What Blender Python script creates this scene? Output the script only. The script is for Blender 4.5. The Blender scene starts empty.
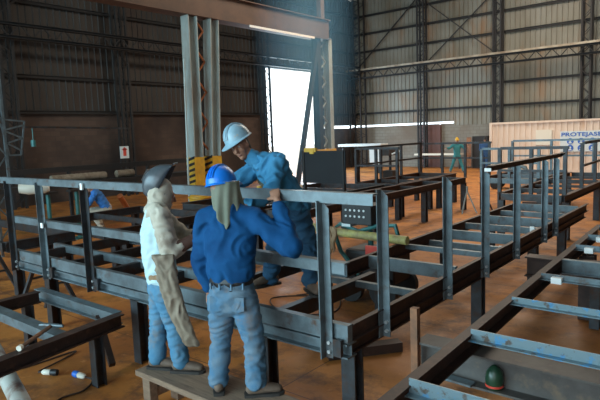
import bpy, math, random
from mathutils import Vector, Matrix, noise
random.seed(7)
V = Vector
sc = bpy.context.scene
COL = sc.collection
ORG = {}

# ------------------------------------------------------------------ materials
def mat(name, c1, c2=None, rough=.6, metal=0., scale=6., spread=(.35, .65), bump=0., bscale=30., c3=None, s3=2., t3=(.5, .6), stretch=(1, 1, 1), spec=.5):
    m = bpy.data.materials.new(name); m.use_nodes = True
    nt = m.node_tree; b = nt.nodes['Principled BSDF']
    b.inputs['Roughness'].default_value = rough; b.inputs['Metallic'].default_value = metal
    b.inputs['Specular IOR Level'].default_value = spec
    b.inputs['Base Color'].default_value = (*c1, 1)
    tc = nt.nodes.new('ShaderNodeTexCoord'); mp = nt.nodes.new('ShaderNodeMapping')
    mp.inputs['Scale'].default_value = stretch
    nt.links.new(tc.outputs['Object'], mp.inputs[0])
    def nz(s, d=5):
        n = nt.nodes.new('ShaderNodeTexNoise'); n.inputs['Scale'].default_value = s; n.inputs['Detail'].default_value = d
        n.inputs['Roughness'].default_value = .62
        nt.links.new(mp.outputs[0], n.inputs['Vector']); return n
    def ramp(n, t):
        r = nt.nodes.new('ShaderNodeMapRange'); r.inputs[1].default_value = t[0]; r.inputs[2].default_value = t[1]
        nt.links.new(n.outputs['Fac'], r.inputs[0]); return r
    if c2:
        r = ramp(nz(scale), spread)
        mx = nt.nodes.new('ShaderNodeMix'); mx.data_type = 'RGBA'
        mx.inputs[6].default_value = (*c1, 1); mx.inputs[7].default_value = (*c2, 1)
        nt.links.new(r.outputs[0], mx.inputs[0]); out = mx.outputs[2]
        if c3:
            r3 = ramp(nz(s3, 8), t3)
            m3 = nt.nodes.new('ShaderNodeMix'); m3.data_type = 'RGBA'
            nt.links.new(out, m3.inputs[6]); m3.inputs[7].default_value = (*c3, 1)
            nt.links.new(r3.outputs[0], m3.inputs[0]); out = m3.outputs[2]
        nt.links.new(out, b.inputs['Base Color'])
    if bump:
        bp = nt.nodes.new('ShaderNodeBump'); bp.inputs['Strength'].default_value = bump; bp.inputs['Distance'].default_value = .01
        nt.links.new(nz(bscale).outputs['Fac'], bp.inputs['Height']); nt.links.new(bp.outputs[0], b.inputs['Normal'])
    return m

def brick_mat(name, c1, c2, cm, bw, bh, dirt):
    m = bpy.data.materials.new(name); m.use_nodes = True; nt = m.node_tree; b = nt.nodes['Principled BSDF']
    b.inputs['Roughness'].default_value = .9
    tc = nt.nodes.new('ShaderNodeTexCoord'); mp = nt.nodes.new('ShaderNodeSeparateXYZ'); cb = nt.nodes.new('ShaderNodeCombineXYZ')
    ad = nt.nodes.new('ShaderNodeMath'); nt.links.new(tc.outputs['Object'], mp.inputs[0])
    nt.links.new(mp.outputs[0], ad.inputs[0]); nt.links.new(mp.outputs[1], ad.inputs[1])
    nt.links.new(ad.outputs[0], cb.inputs[0]); nt.links.new(mp.outputs[2], cb.inputs[1])
    br = nt.nodes.new('ShaderNodeTexBrick'); br.inputs['Scale'].default_value = 1
    br.inputs['Brick Width'].default_value = bw; br.inputs['Row Height'].default_value = bh; br.inputs['Mortar Size'].default_value = .012
    br.inputs['Color1'].default_value = (*c1, 1); br.inputs['Color2'].default_value = (*c2, 1); br.inputs['Mortar'].default_value = (*cm, 1)
    nt.links.new(cb.outputs[0], br.inputs['Vector'])
    n = nt.nodes.new('ShaderNodeTexNoise'); n.inputs['Scale'].default_value = .5; n.inputs['Detail'].default_value = 7
    nt.links.new(tc.outputs['Object'], n.inputs['Vector'])
    r = nt.nodes.new('ShaderNodeMapRange'); r.inputs[1].default_value = .4; r.inputs[2].default_value = .65
    nt.links.new(n.outputs['Fac'], r.inputs[0])
    mx = nt.nodes.new('ShaderNodeMix'); mx.data_type = 'RGBA'; mx.inputs[7].default_value = (*dirt, 1)
    nt.links.new(r.outputs[0], mx.inputs[0]); nt.links.new(br.outputs['Color'], mx.inputs[6]); nt.links.new(mx.outputs[2], b.inputs['Base Color'])
    return m

def floor_mat():
    m = bpy.data.materials.new('stained_concrete'); m.use_nodes = True; nt = m.node_tree; b = nt.nodes['Principled BSDF']
    tc = nt.nodes.new('ShaderNodeTexCoord')
    def nz(s, d, rr=.6):
        n = nt.nodes.new('ShaderNodeTexNoise'); n.inputs['Scale'].default_value = s; n.inputs['Detail'].default_value = d; n.inputs['Roughness'].default_value = rr
        nt.links.new(tc.outputs['Object'], n.inputs['Vector']); return n
    def mr(o, a, c, lo=0, hi=1):
        r = nt.nodes.new('ShaderNodeMapRange'); r.inputs[1].default_value = a; r.inputs[2].default_value = c
        r.inputs[3].default_value = lo; r.inputs[4].default_value = hi
        nt.links.new(o, r.inputs[0]); return r.outputs[0]
    def mix(f, a, c):
        x = nt.nodes.new('ShaderNodeMix'); x.data_type = 'RGBA'
        if isinstance(a, tuple): x.inputs[6].default_value = (*a, 1)
        else: nt.links.new(a, x.inputs[6])
        x.inputs[7].default_value = (*c, 1); nt.links.new(f, x.inputs[0]); return x.outputs[2]
    col = mix(mr(nz(.55, 6).outputs['Fac'], .38, .64), (.50, .195, .042), (.30, .105, .026))
    col = mix(mr(nz(2.6, 8, .7).outputs['Fac'], .48, .64), col, (.15, .06, .024))
    col = mix(mr(nz(7, 6, .7).outputs['Fac'], .6, .75), col, (.55, .24, .09))
    br = nt.nodes.new('ShaderNodeTexBrick'); br.offset = 0; br.inputs['Scale'].default_value = 1
    br.inputs['Brick Width'].default_value = 3; br.inputs['Row Height'].default_value = 2.2; br.inputs['Mortar Size'].default_value = .007
    nt.links.new(tc.outputs['Object'], br.inputs['Vector'])
    col = mix(br.outputs['Fac'], col, (.12, .05, .022))
    nt.links.new(col, b.inputs['Base Color'])
    nt.links.new(mr(nz(1.5, 6).outputs['Fac'], .3, .7, .42, .75), b.inputs['Roughness'])
    b.inputs['Specular IOR Level'].default_value = .3
    bp = nt.nodes.new('ShaderNodeBump'); bp.inputs['Strength'].default_value = .35; bp.inputs['Distance'].default_value = .01
    nt.links.new(nz(12, 8).outputs['Fac'], bp.inputs['Height']); nt.links.new(bp.outputs[0], b.inputs['Normal'])
    return m

M = dict(
 floor=floor_mat(),
 outside=mat('pale_yard_ground', (.6, .55, .48), (.45, .38, .3), .9, scale=.6),
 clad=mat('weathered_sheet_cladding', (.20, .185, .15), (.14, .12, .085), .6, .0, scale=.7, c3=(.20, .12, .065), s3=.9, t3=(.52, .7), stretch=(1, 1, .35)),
 cladl=mat('shade_toned_sheet_cladding', (.042, .035, .03), (.026, .021, .018), .6, .2, scale=.7, c3=(.035, .02, .014), s3=.9, t3=(.5, .7), stretch=(1, 1, .35)),  # darker copy of the end wall cladding; the left wall's shade is in the colour
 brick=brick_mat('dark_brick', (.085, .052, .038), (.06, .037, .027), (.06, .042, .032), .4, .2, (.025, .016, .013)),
 block=brick_mat('grey_block', (.21, .19, .155), (.18, .16, .13), (.14, .12, .10), .4, .2, (.15, .11, .08)),
 girt=mat('dark_primer_steel', (.011, .010, .010), (.018, .013, .011), .75, .0, scale=3),
 track=mat('pale_rail_steel', (.34, .29, .22), (.2, .14, .09), .5, .3, scale=2),
 steel=mat('blue_grey_mill_steel', (.16, .205, .225), (.095, .115, .125), .42, .4, scale=5, bump=.08, c3=(.10, .05, .03), s3=7, t3=(.56, .72)),
 steeld=mat('dark_blue_grey_steel', (.05, .055, .062), (.03, .028, .028), .45, .4, scale=6, c3=(.06, .028, .016), s3=8, t3=(.5, .68)),  # darker tone of the mill steel with brown patches
 beamw=mat('weathered_beam_steel', (.10, .09, .08), (.06, .05, .045), .6, .1, scale=4, c3=(.16, .11, .07), s3=6, t3=(.55, .7)),
 rust=mat('rust_and_shade_brown_steel', (.055, .026, .018), (.03, .015, .011), .6, .1, scale=7, c3=(.10, .045, .026), s3=11, t3=(.55, .7), bump=.1),  # rust brown; also puts shade into the colour of lengthwise stringers
 bluep=mat('worn_blue_painted_steel', (.15, .21, .235), (.07, .22, .38), .45, .3, scale=11, spread=(.56, .62), c3=(.10, .07, .055), s3=16, t3=(.55, .64)),
 orange=mat('orange_rusted_steel', (.30, .12, .05), (.12, .06, .035), .7, .1, scale=6),
 white=mat('white_paint_mark', (.85, .85, .82), rough=.6),
 gwhite=mat('gantry_pale_paint', (.36, .43, .42), (.27, .26, .23), .5, .1, scale=3, stretch=(1, 1, .3)),
 gbrown=mat('gantry_rusty_beam_paint', (.12, .06, .035), (.08, .042, .026), .6, .1, scale=2),
 yellow=mat('safety_yellow', (.62, .36, .025), (.45, .25, .03), .5, scale=5),
 black=mat('black_paint', (.012, .012, .013), rough=.5),
 blackp=mat('black_screen', (.008, .010, .012), (.006, .006, .008), .8, scale=2),
 red=mat('red_paint', (.55, .05, .03), rough=.5),
 orangep=mat('orange_paint', (.55, .17, .05), (.3, .1, .04), .5, scale=4),
 teal=mat('teal_paint', (.03, .17, .16), (.02, .10, .10), .45, .1, scale=5),
 cont=mat('container_pink_beige', (.60, .46, .36), (.66, .53, .43), .55, scale=.8, c3=(.55, .36, .24), s3=1.2, t3=(.58, .72), stretch=(1, 1, .5)),
 signw=mat('sign_white', (.55, .60, .60), rough=.5),
 signb=mat('sign_blue', (.02, .10, .42), rough=.5),
 wood=mat('weathered_plank', (.26, .17, .11), (.18, .115, .075), .85, scale=3, stretch=(1, 9, 9), c3=(.11, .07, .05), s3=4, t3=(.55, .68), bump=.25),
 denim=mat('faded_denim', (.055, .18, .30), (.11, .24, .35), .9, scale=7, c3=(.20, .18, .16), s3=5, t3=(.52, .72), bump=.2, bscale=90, spec=.15),
 denim2=mat('pale_denim', (.065, .165, .27), (.14, .20, .25), .9, scale=7, c3=(.22, .17, .14), s3=4, t3=(.55, .72), bump=.2, bscale=90, spec=.15),
 denim3=mat('dark_denim', (.03, .09, .17), (.05, .12, .2), .9, scale=7, bump=.2, bscale=90, spec=.15),
 bshirt=mat('royal_blue_work_shirt', (.005, .055, .16), (.008, .07, .19), .85, scale=5, c3=(.004, .038, .115), s3=3, t3=(.5, .7), bump=.12, bscale=80, spec=.15),
 bshirt2=mat('mid_blue_work_shirt', (.04, .19, .34), (.06, .22, .37), .85, scale=5, bump=.12, bscale=80, spec=.15),
 lshirt=mat('pale_blue_shirt', (.42, .60, .64), (.50, .64, .66), .85, scale=5, bump=.12, bscale=80, spec=.15),
 jacket=mat('cream_leather', (.48, .44, .36), (.40, .35, .27), .8, scale=6, c3=(.25, .19, .14), s3=5, t3=(.56, .72), bump=.15),
 leather=mat('brown_leather_apron', (.19, .145, .10), (.25, .20, .145), .8, scale=7, c3=(.12, .08, .05), s3=5, t3=(.5, .7), bump=.15),
 glove=mat('dark_leather', (.07, .03, .02), (.10, .045, .03), .8, scale=8),
 boot=mat('dusty_brown_boot', (.10, .065, .045), (.17, .115, .08), .75, scale=9, bump=.1),
 sole=mat('boot_sole', (.03, .024, .02), rough=.8),
 skin=mat('tan_skin', (.36, .18, .115), (.31, .15, .095), .55, scale=9, spec=.3),
 hair=mat('black_hair', (.015, .012, .01), rough=.7),
 hatb=mat('bright_blue_hard_hat', (.01, .20, .75), rough=.3),
 hatg=mat('scuffed_pale_blue_hard_hat', (.30, .46, .55), (.24, .38, .46), .35, scale=9, c3=(.45, .4, .33), s3=22, t3=(.62, .68)),
 hood=mat('grey_welding_hood', (.085, .105, .12), (.06, .07, .08), .32, .1, scale=5),
 cloth=mat('olive_grey_cloth', (.16, .175, .135), (.21, .215, .165), .95, scale=7, bump=.2, bscale=70, spec=.1),
 cloth2=mat('dirty_tan_cloth', (.33, .22, .13), (.22, .13, .07), .95, scale=9),
 dblue=mat('dark_blue_overall', (.02, .06, .15), (.03, .08, .18), .9, scale=6),
 tealc=mat('teal_overall', (.03, .18, .20), rough=.9),
 bluec=mat('bright_blue_shirt', (.03, .14, .42), (.04, .18, .48), .9, scale=5),
 tanp=mat('tan_cardboard_tube', (.42, .26, .16), (.33, .19, .12), .8, scale=3),
 hose=mat('yellow_hose', (.42, .38, .12), (.22, .17, .08), .6, scale=10),
 cable=mat('dark_cable', (.045, .022, .015), rough=.7),
 bluepl=mat('blue_plastic', (.02, .15, .6), rough=.4),
 creamp=mat('cream_plastic', (.65, .6, .5), rough=.5),
 bottle=mat('green_enamel', (.012, .04, .022), (.02, .06, .03), .3, scale=9),
 bolt=mat('zinc_bolt', (.6, .62, .62), rough=.3, metal=.6),
 shade=mat('roof_sheet', (.12, .11, .10), rough=.7),
 eye=mat('eye_white', (.6, .58, .55), rough=.3), pupil=mat('pupil', (.01, .008, .006), rough=.2),
 lip=mat('lip', (.28, .10, .08), rough=.5),
)

# ------------------------------------------------------------------ mesh builder
class MB:
    def __init__(s): s.v = []; s.f = []
    def add(s, vs, fs):
        n = len(s.v); s.v += [V(p) for p in vs]; s.f += [tuple(i + n for i in f) for f in fs]; return s
    def box(s, a, b):
        x0, y0, z0 = a; x1, y1, z1 = b
        return s.add([(x0, y0, z0), (x1, y0, z0), (x1, y1, z0), (x0, y1, z0), (x0, y0, z1), (x1, y0, z1), (x1, y1, z1), (x0, y1, z1)],
                     [(0, 3, 2, 1), (4, 5, 6, 7), (0, 1, 5, 4), (1, 2, 6, 5), (2, 3, 7, 6), (3, 0, 4, 7)])
    def sweep(s, p0, p1, prof, up=(0, 0, 1)):
        p0, p1, up = V(p0), V(p1), V(up)
        d = (p1 - p0).normalized(); side = d.cross(up).normalized(); u = side.cross(d)
        k = len(prof)
        vs = [p + side * a + u * b for p in (p0, p1) for a, b in prof]
        fs = [(i, (i + 1) % k, k + (i + 1) % k, k + i) for i in range(k)] + [tuple(range(k))[::-1], tuple(range(k, 2 * k))]
        return s.add(vs, fs)
    def tube(s, pts, r, n=12, cap=True):
        pts = [V(p) for p in pts]; rs = r if isinstance(r, (list, tuple)) else [r] * len(pts)
        rings = []; prev = None
        for i, p in enumerate(pts):
            t = (pts[min(i + 1, len(pts) - 1)] - pts[max(i - 1, 0)]).normalized()
            if prev is None: w = t.orthogonal().normalized()
            else: w = (prev - t * prev.dot(t)).normalized()
            prev = w; b = t.cross(w)
            rings.append([p + (w * math.cos(a) + b * math.sin(a)) * rs[i] for a in [2 * math.pi * j / n for j in range(n)]])
        vs = [q for g in rings for q in g]; fs = []
        for i in range(len(pts) - 1):
            for j in range(n):
                fs.append((i * n + j, i * n + (j + 1) % n, (i + 1) * n + (j + 1) % n, (i + 1) * n + j))
        if cap: fs += [tuple(range(n))[::-1], tuple(range((len(pts) - 1) * n, len(pts) * n))]
        return s.add(vs, fs)
    def lathe(s, prof, c=(0, 0, 0), n=28, mtx=None, sx=1, sy=1):
        vs = []; fs = []
        for r, z in prof:
            for j in range(n):
                a = 2 * math.pi * j / n; q = V((r * math.cos(a) * sx, r * math.sin(a) * sy, z))
                vs.append((mtx @ q if mtx else q) + V(c))
        for i in range(len(prof) - 1):
            for j in range(n): fs.append((i * n + j, i * n + (j + 1) % n, (i + 1) * n + (j + 1) % n, (i + 1) * n + j))
        fs += [tuple(range(n))[::-1], tuple(range((len(prof) - 1) * n, len(prof) * n))]
        return s.add(vs, fs)
    def build(s, name, m, parent=None, smooth=False, bevel=0.):
        me = bpy.data.meshes.new(name); o = bpy.data.objects.new(name, me)
        off = V(ORG.get(parent.name, (0, 0, 0))) if parent else V((0, 0, 0))
        if parent is None:   # origin at base centre
            xs = [p.x for p in s.v]; ys = [p.y for p in s.v]; zs = [p.z for p in s.v]
            off = V(((min(xs) + max(xs)) / 2, (min(ys) + max(ys)) / 2, min(zs))); o.location = off
        me.from_pydata([tuple(p - off) for p in s.v], [], s.f); me.update()
        import bmesh
        bm = bmesh.new(); bm.from_mesh(me); bmesh.ops.recalc_face_normals(bm, faces=bm.faces); bm.to_mesh(me); bm.free()
        me.materials.append(m); COL.objects.link(o); ORG[o.name] = tuple(off)
        if parent: o.parent = parent
        if smooth:
            for p in me.polygons: p.use_smooth = True
            es = o.modifiers.new('edge', 'EDGE_SPLIT'); es.split_angle = math.radians(42)
        if bevel:
            bv = o.modifiers.new('bevel', 'BEVEL'); bv.width = bevel; bv.segments = 2; bv.limit_method = 'ANGLE'
        return o

def thing(name, label, cat, loc, group=None):
    o = bpy.data.objects.new(name, None); COL.objects.link(o); o.location = loc; o.empty_display_size = .2
    ORG[o.name] = tuple(loc); o['label'] = label; o['category'] = cat
    if group: o['group'] = group
    return o
def tag(o, label, cat, group=None):
    o['label'] = label; o['category'] = cat
    if group: o['group'] = group
    return o
def struct(o): o['kind'] = 'structure'; return o

def I(h, w, tf=.012, tw=.009):
    a, b, c = w / 2, h / 2, tw / 2
    return [(-a, -b), (a, -b), (a, -b + tf), (c, -b + tf), (c, b - tf), (a, b - tf), (a, b), (-a, b), (-a, b - tf), (-c, b - tf), (-c, -b + tf), (-a, -b + tf)]
def R(w, h): return [(-w / 2, -h / 2), (w / 2, -h / 2), (w / 2, h / 2), (-w / 2, h / 2)]
def L(w, h, t=.007): return [(0, 0), (w, 0), (w, t), (t, t), (t, h), (0, h)]
def Cc(h, w, t=.009):  # channel, open to +u
    b = h / 2
    return [(0, -b), (w, -b), (w, -b + t), (t, -b + t), (t, b - t), (w, b - t), (w, b), (0, b)]

# ------------------------------------------------------------------ setting
XL, YE = -21.2, 32.0
struct(MB().box((XL - .3, -12, -.2), (9, YE + .3, 0)).build('floor', M['floor']))
g = struct(MB().box((-90, -60, -.5), (60, 110, -.22)).build('floor_yard', M['outside']))
def corr(mb, axis, c, a0, a1, z0, z1, out, pitch=.27, dep=.035, t=.012):
    """ribbed sheet standing on plane axis=c, from a0 to a1"""
    prof = []; a = a0
    while a < a1 - 1e-6:
        for da, d in ((0, 0), (pitch * .12, 0), (pitch * .2, dep), (pitch * .32, dep), (pitch * .4, 0)):
            if a + da <= a1: prof.append((a + da, d))
        a += pitch
    prof.append((a1, 0))
    full = prof + [(p, d - t) for p, d in prof[::-1]]
    k = len(full); vs = []
    for z in (z0, z1):
        for p, d in full:
            q = c + out * d
            vs.append((q, p, z) if axis == 'x' else (p, q, z))
    n = len(prof)
    fs = [(i, (i + 1) % k, k + (i + 1) % k, k + i) for i in range(k)]
    for base in (0, k): fs += [(base + i, base + i + 1, base + k - 2 - i, base + k - 1 - i) for i in range(n - 1)]
    mb.add(vs, fs)
D0, D1, DT = 22.9, 28.2, 6.1       # doorway in the left wall
# left wall: brick below, ribbed sheets above
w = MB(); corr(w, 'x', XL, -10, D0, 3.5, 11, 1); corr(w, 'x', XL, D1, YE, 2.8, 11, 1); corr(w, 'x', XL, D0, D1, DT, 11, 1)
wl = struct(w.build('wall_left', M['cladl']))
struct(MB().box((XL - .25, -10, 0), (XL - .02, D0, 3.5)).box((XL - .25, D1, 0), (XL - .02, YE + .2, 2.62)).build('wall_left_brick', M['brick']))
w = MB(); corr(w, 'y', YE, XL, -14.1, 2.78, 11.2, -1); corr(w, 'y', YE, -14.1, 9, 2.55, 11.2, -1)
struct(w.build('wall_end', M['clad']))
struct(MB().box((XL - .25, YE + .02, 0), (-15.15, YE + .27, 2.66)).box((-14.95, YE + .02, 0), (9, YE + .27, 2.66)).build('wall_end_block', M['block']))
struct(MB().box((-16.3, YE - .18, 0), (-14.9, YE + .2, 2.62)).build('door_1', mat('brown_door_sheet', (.13, .05, .035), (.09, .035, .025), .6, scale=2)))
struct(MB().box((9, -12, 0), (9.25, YE, 11)).build('wall_right', M['shade']))
struct(MB().box((XL - .5, -12, 11.2), (9.5, YE + .5, 11.4)).build('ceiling', M['shade']))
# door frame
struct(MB().box((XL - .25, D0 - .12, 0), (XL + .06, D0, DT + .1)).box((XL - .25, D1, 0), (XL + .06, D1 + .12, DT + .1)).box((XL - .25, D0, DT), (XL + .06, D1, DT + .15)).build('door_2', M['girt']))
# girts
gm = MB()
for z in (3.52, 4.85, 7.55, 8.75, 9.9):
    for a, b in ((-10, D0 - .1), (D1 + .1, YE)) if z < 5.5 else ((-10, YE),):
        gm.sweep((XL + .1, a, z), (XL + .1, b, z), Cc(.13, .07))
struct(gm.build('trim_1', M['girt']))
gm = MB()
for z in (3.55, 4.85, 7.6, 8.75, 9.9): gm.sweep((XL, YE - .1, z), (9, YE - .1, z), Cc(.13, .07))
struct(gm.build('trim_2', M['girt']))

def lattice_col(x, y, h, ax, w=.42, d=.35, n=1):
    mb = MB(); c = .045
    for sx in (-1, 1):
        for sy in (-1, 1):
            px, py = x + sx * (w if ax == 'x' else d) / 2, y + sy * (d if ax == 'x' else w) / 2
            mb.box((px - c, py - c, 0), (px + c, py + c, h))
    k = int(h / .42); s = 1
    for i in range(k):
        z0, z1 = i * h / k, (i + 1) * h / k
        for q in (-1, 1):
            if ax == 'x': mb.sweep((x - s * w / 2, y + q * d / 2, z0), (x + s * w / 2, y + q * d / 2, z1), R(.03, .04), up=(0, 1, 0))
            else: mb.sweep((x + q * d / 2, y - s * w / 2, z0), (x + q * d / 2, y + s * w / 2, z1), R(.03, .04), up=(1, 0, 0))
        s = -s
    return struct(mb.build('trim_%d' % n, M['girt']))
ti = 3
for x in (-15.9, -11.25, -6.75, -2.2): lattice_col(x, YE - .55, 11, 'x', n=ti); ti += 1
for y in (4.2, 8.9, 13.6, 18.3, 22.4): lattice_col(XL + .55, y, 11, 'y', n=ti); ti += 1
lattice_col(XL + .7, YE - .75, 11, 'x', .85, .6, n=ti); ti += 1
# crane girder with lattice web, end wall and left wall
def girder(p0, p1, zt, h, n):
    mb = MB(); p0, p1 = V(p0), V(p1); L_ = (p1 - p0).length; d = (p1 - p0) / L_
    for z in (zt - .05, zt - h): mb.sweep((p0.x, p0.y, z), (p1.x, p1.y, z), I(.1, .22))
    k = int(L_ / .4)
    for i in range(k):
        a = p0 + d * (i * L_ / k); b = p0 + d * ((i + 1) * L_ / k)
        z0, z1 = (zt - h, zt - .05) if i % 2 else (zt - .05, zt - h)
        mb.sweep((a.x, a.y, z0), (b.x, b.y, z1), R(.04, .04))
    o = struct(mb.build('trim_%d' % n, M['girt'])); return o
girder((XL, YE - .95, 0), (9, YE - .95, 0), 6.3, .48, ti); ti += 1
girder((XL + 1.1, -10, 0), (XL + 1.1, YE - 1, 0), 6.55, .5, ti); ti += 1
struct(MB().box((XL, YE - 1.05, 6.31), (9, YE - .85, 6.42)).build('trim_%d' % ti, M['track'])); ti += 1
# cross bracing of the end wall
mb = MB()
mb.sweep((-15.6, YE - .35, 9.9), (-11.5, YE - .35, 6.5), R(.04, .06)); mb.sweep((-15.6, YE - .3, 6.5), (-11.5, YE - .3, 9.9), R(.04, .06))
mb.sweep((-20.6, YE - .35, 6.6), (-16.2, YE - .35, 10.4), R(.05, .07))
struct(mb.build('trim_%d' % ti, M['girt'])); ti += 1
mb = MB()
mb.sweep((XL + .3, 9.2, 7.2), (XL + .3, 13.3, 10.6), R(.05, .07)); mb.sweep((XL + .3, 18.5, 6.9), (XL + .3, 13.9, 10.6), R(.05, .07)); mb.sweep((XL + .3, 27, 6.9), (XL + .3, 31, 10.6), R(.05, .07))
struct(mb.build('trim_%d' % ti, M['girt'])); ti += 1

# ------------------------------------------------------------------ steel frames
def P_post(par, x, y, z0, z1, m='steel', w=.068, cut=True, bolts=True):
    """L section: one flange faces the south end, the other sticks out towards it at its left"""
    prof = [(x, y), (x, y - w), (x + .008, y - w), (x + .008, y - .008), (x + w, y - .008), (x + w, y)]
    k = 6; vs = []
    for a, b in prof: vs.append((a, b, z0))
    for a, b in prof: vs.append((a, b, z1 - ((a - x) * .9 if cut else 0)))
    mb = MB().add(vs, [(i, (i + 1) % k, k + (i + 1) % k, k + i) for i in range(k)] + [(3, 2, 1, 0), (5, 4, 3, 0), (6, 7, 8, 9), (6, 9, 10, 11)])
    o = mb.build('post', M[m], par)
    if bolts:
        b = MB()
        for z in (z0 + .05, z0 + .12): b.tube([(x + .042, y - .008, z), (x + .042, y - .028, z)], .014, 8)
        b.build('bolt', M['bolt'], o)
    return o
def leg(par, x, y, z1, m='steeld', s=.12): return MB().sweep((x, y, 0), (x, y, z1), I(s, s, .014, .012), up=(0, 1, 0)).build('leg', M[m], par)
def bar(par, name, p0, p1, prof, m, up=(0, 0, 1)): return MB().sweep(p0, p1, prof, up).build(name, M[m], par)

# A: the main walkway frame, corner nearest the camera
A = thing('walkway_frame', 'large welded blue-grey steel walkway frame with railing, between the three workers and the camera', 'steel frame', (-2.3, 3.2, 0))
Z1, Z0 = .92, .67
bar(A, 'stringer', (-7.65, 3.18, .855), (-2.2, 3.18, .855), R(.06, .13), 'steel')
bar(A, 'lower_beam', (-7.65, 3.2, .725), (-2.2, 3.2, .725), I(.11, .12), 'steel')
bar(A, 'stringer', (-2.23, 3.21, .855), (-2.23, 10.6, .855), Cc(.13, .045), 'rust')  # lengthwise beams are the front beam's steel; brown carries their side shade
bar(A, 'lower_beam', (-2.26, 3.26, .725), (-2.26, 10.6, .725), I(.11, .07), 'rust')
bar(A, 'stringer', (-3.36, 4.75, .84), (-3.36, 10.6, .84), Cc(.16, .05), 'rust')
bar(A, 'stringer', (-7.65, 4.75, .84), (-3.3, 4.75, .84), I(.16, .11), 'steel')
bar(A, 'inner_bar', (-7.6, 3.72, .86), (-4.1, 3.72, .86), R(.05, .1), 'steel')
for x in (-7.3, -6.35, -5.55, -4.75, -3.95, -2.95):
    bar(A, 'cross_member', (x, 3.24, .82), (x, 4.7, .82), R(.07, .13), 'steeld')
for i, (y, h, z) in enumerate(((4.35, .06, .85), (5.2, .14, .85), (6.05, .06, .87), (6.7, .08, .8), (7.15, .13, .85), (7.9, .09, .85), (8.6, .13, .85), (9.4, .08, .85), (10.2, .13, .85))):
    c = bar(A, 'cross_member', (-3.3, y, z), (-2.27, y, z), R(.05, h), 'steel')
    if i in (1, 3, 5): MB().box((-2.36, y - .03, z - h / 2 - .005), (-2.30, y - .024, z + h / 2 + .02)).build('weld_mark', M['white'], c)
for x, y in ((-6.72, 3.2), (-4.86, 3.2), (-3.05, 3.2), (-2.27, 3.3), (-2.32, 5.9), (-2.32, 7.9), (-2.32, 9.4), (-3.4, 5.6), (-3.4, 7.4), (-3.4, 9.2), (-7.4, 4.75), (-5.4, 4.75), (-3.6, 4.75)):
    leg(A, x, y, .68 if y < 4 or x > -3 else .77)
for x in (-7.5, -6.64, -5.62, -2.385): P_post(A, x, 3.13, .66, 1.85 if x < -3 else 1.83, 'steel' if x in (-2.385, -6.64) else 'steeld')
for y in (3.64, 4.80, 5.74, 6.75, 7.9, 8.45): P_post(A, -2.2, y, .7, 1.87)
# rails: angle sections, flat face to the south
def railx(par, x0, x1, y, z, m='steel', h=.07, nm='rail'):
    return MB().sweep((x0, y, z), (x1, y, z), [(0, 0), (.008, 0), (.008, -h), (.0, -h)][::-1]).sweep((x0, y + .03, z + .004), (x1, y + .03, z + .004), R(.07, .008)).build(nm, M[m], par)
railx(A, -7.75, -1.93, 3.10, 1.885)
railx(A, -7.5, -2.2, 3.14, 1.375, h=.075, nm='mid_rail')
bar(A, 'rail', (-2.16, 5.7, 1.9), (-2.16, 8.62, 1.9), L(.075, -.06), 'rust')
bar(A, 'end_plate', (-2.17, 5.69, 1.865), (-2.10, 5.69, 1.865), R(.01, .035), 'white')
MB().box((-6.62, 3.08, 1.30), (-6.57, 3.095, 1.36)).build('weld_mark', M['white'], A)
MB().box((-5.59, 3.06, 1.80), (-5.55, 3.08, 1.87)).build('weld_mark', M['white'], A)
# bolted shoe plates where posts meet the beam
for x in (-6.55, -5.53, -2.30): MB().box((x, 3.10, .69), (x + .07, 3.13, .82)).build('shoe_plate', M['steeld'], A)

# R: the frame on the right, without railing
Rf = thing('low_deck_frame', 'open rusty-edged steel deck frame without railing, in the right foreground', 'steel frame', (-1.1, 3.2, 0))
bar(Rf, 'stringer', (-1.42, 1.2, .845), (-1.62, 8.4, .845), Cc(.15, .07), 'rust')
bar(Rf, 'stringer', (.9, 1.2, .845), (.7, 8.4, .845), Cc(.15, .07), 'rust')
for i, (y, h, m) in enumerate(((1.6, .09, 'bluep'), (2.58, .09, 'bluep'), (3.5, .075, 'bluep'), (4.4, .055, 'bluep'), (5.28, .055, 'steel'), (6.1, .15, 'steel'), (6.75, .06, 'steel'), (7.45, .06, 'steel'), (8.2, .07, 'steel'))):
    x0 = -1.42 - (y - 1.2) * .028 + .06
    c = bar(Rf, 'cross_bar', (x0, y, .915 - h / 2), (x0 + 2.2, y, .915 - h / 2), L(.055, h, .008) if h < .15 else Cc(h, .06), m, up=(0, 0, 1))
    if i in (4, 6, 7): MB().box((x0 + .1, y - .065, .925 - h), (x0 + .19, y + .03, .925)).build('paint_mark', M['white'], c)
    if i == 1: MB().box((x0 + .23, y - .07, .86), (x0 + .31, y - .05, .915)).build('paint_mark', M['white'], c)
for x, y in ((-1.45, 7.05), (-.9, 7.05), (.7, 7.0)):
    leg(Rf, x, y, .77, 'rust', .16)
# big crossbeams carrying it
for k, (y, x0, lab) in enumerate(((3.62, -1.86, 'heavy steel I-beam lying crosswise under the nearer end of the right deck frame'), (6.75, -2.05, 'heavy rusty I-beam crosswise under the farther part of the right deck frame'))):
    t = thing('support_beam', lab, 'beam', (x0, y, 0), None)
    bar(t, 'beam', (x0, y, .64), (1.2, y, .64), I(.24, .2, .016, .012), 'rust' if k else 'beamw')
    for x in (x0 + .75, x0 + 1.05, .8): leg(t, x, y, .52, 'steeld', .1)
    if k == 0:
        MB().box((x0 - .02, y - .13, .5), (x0 + .035, y - .08, 1.02)).build('upright_stub', M['orange'], t)
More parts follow.
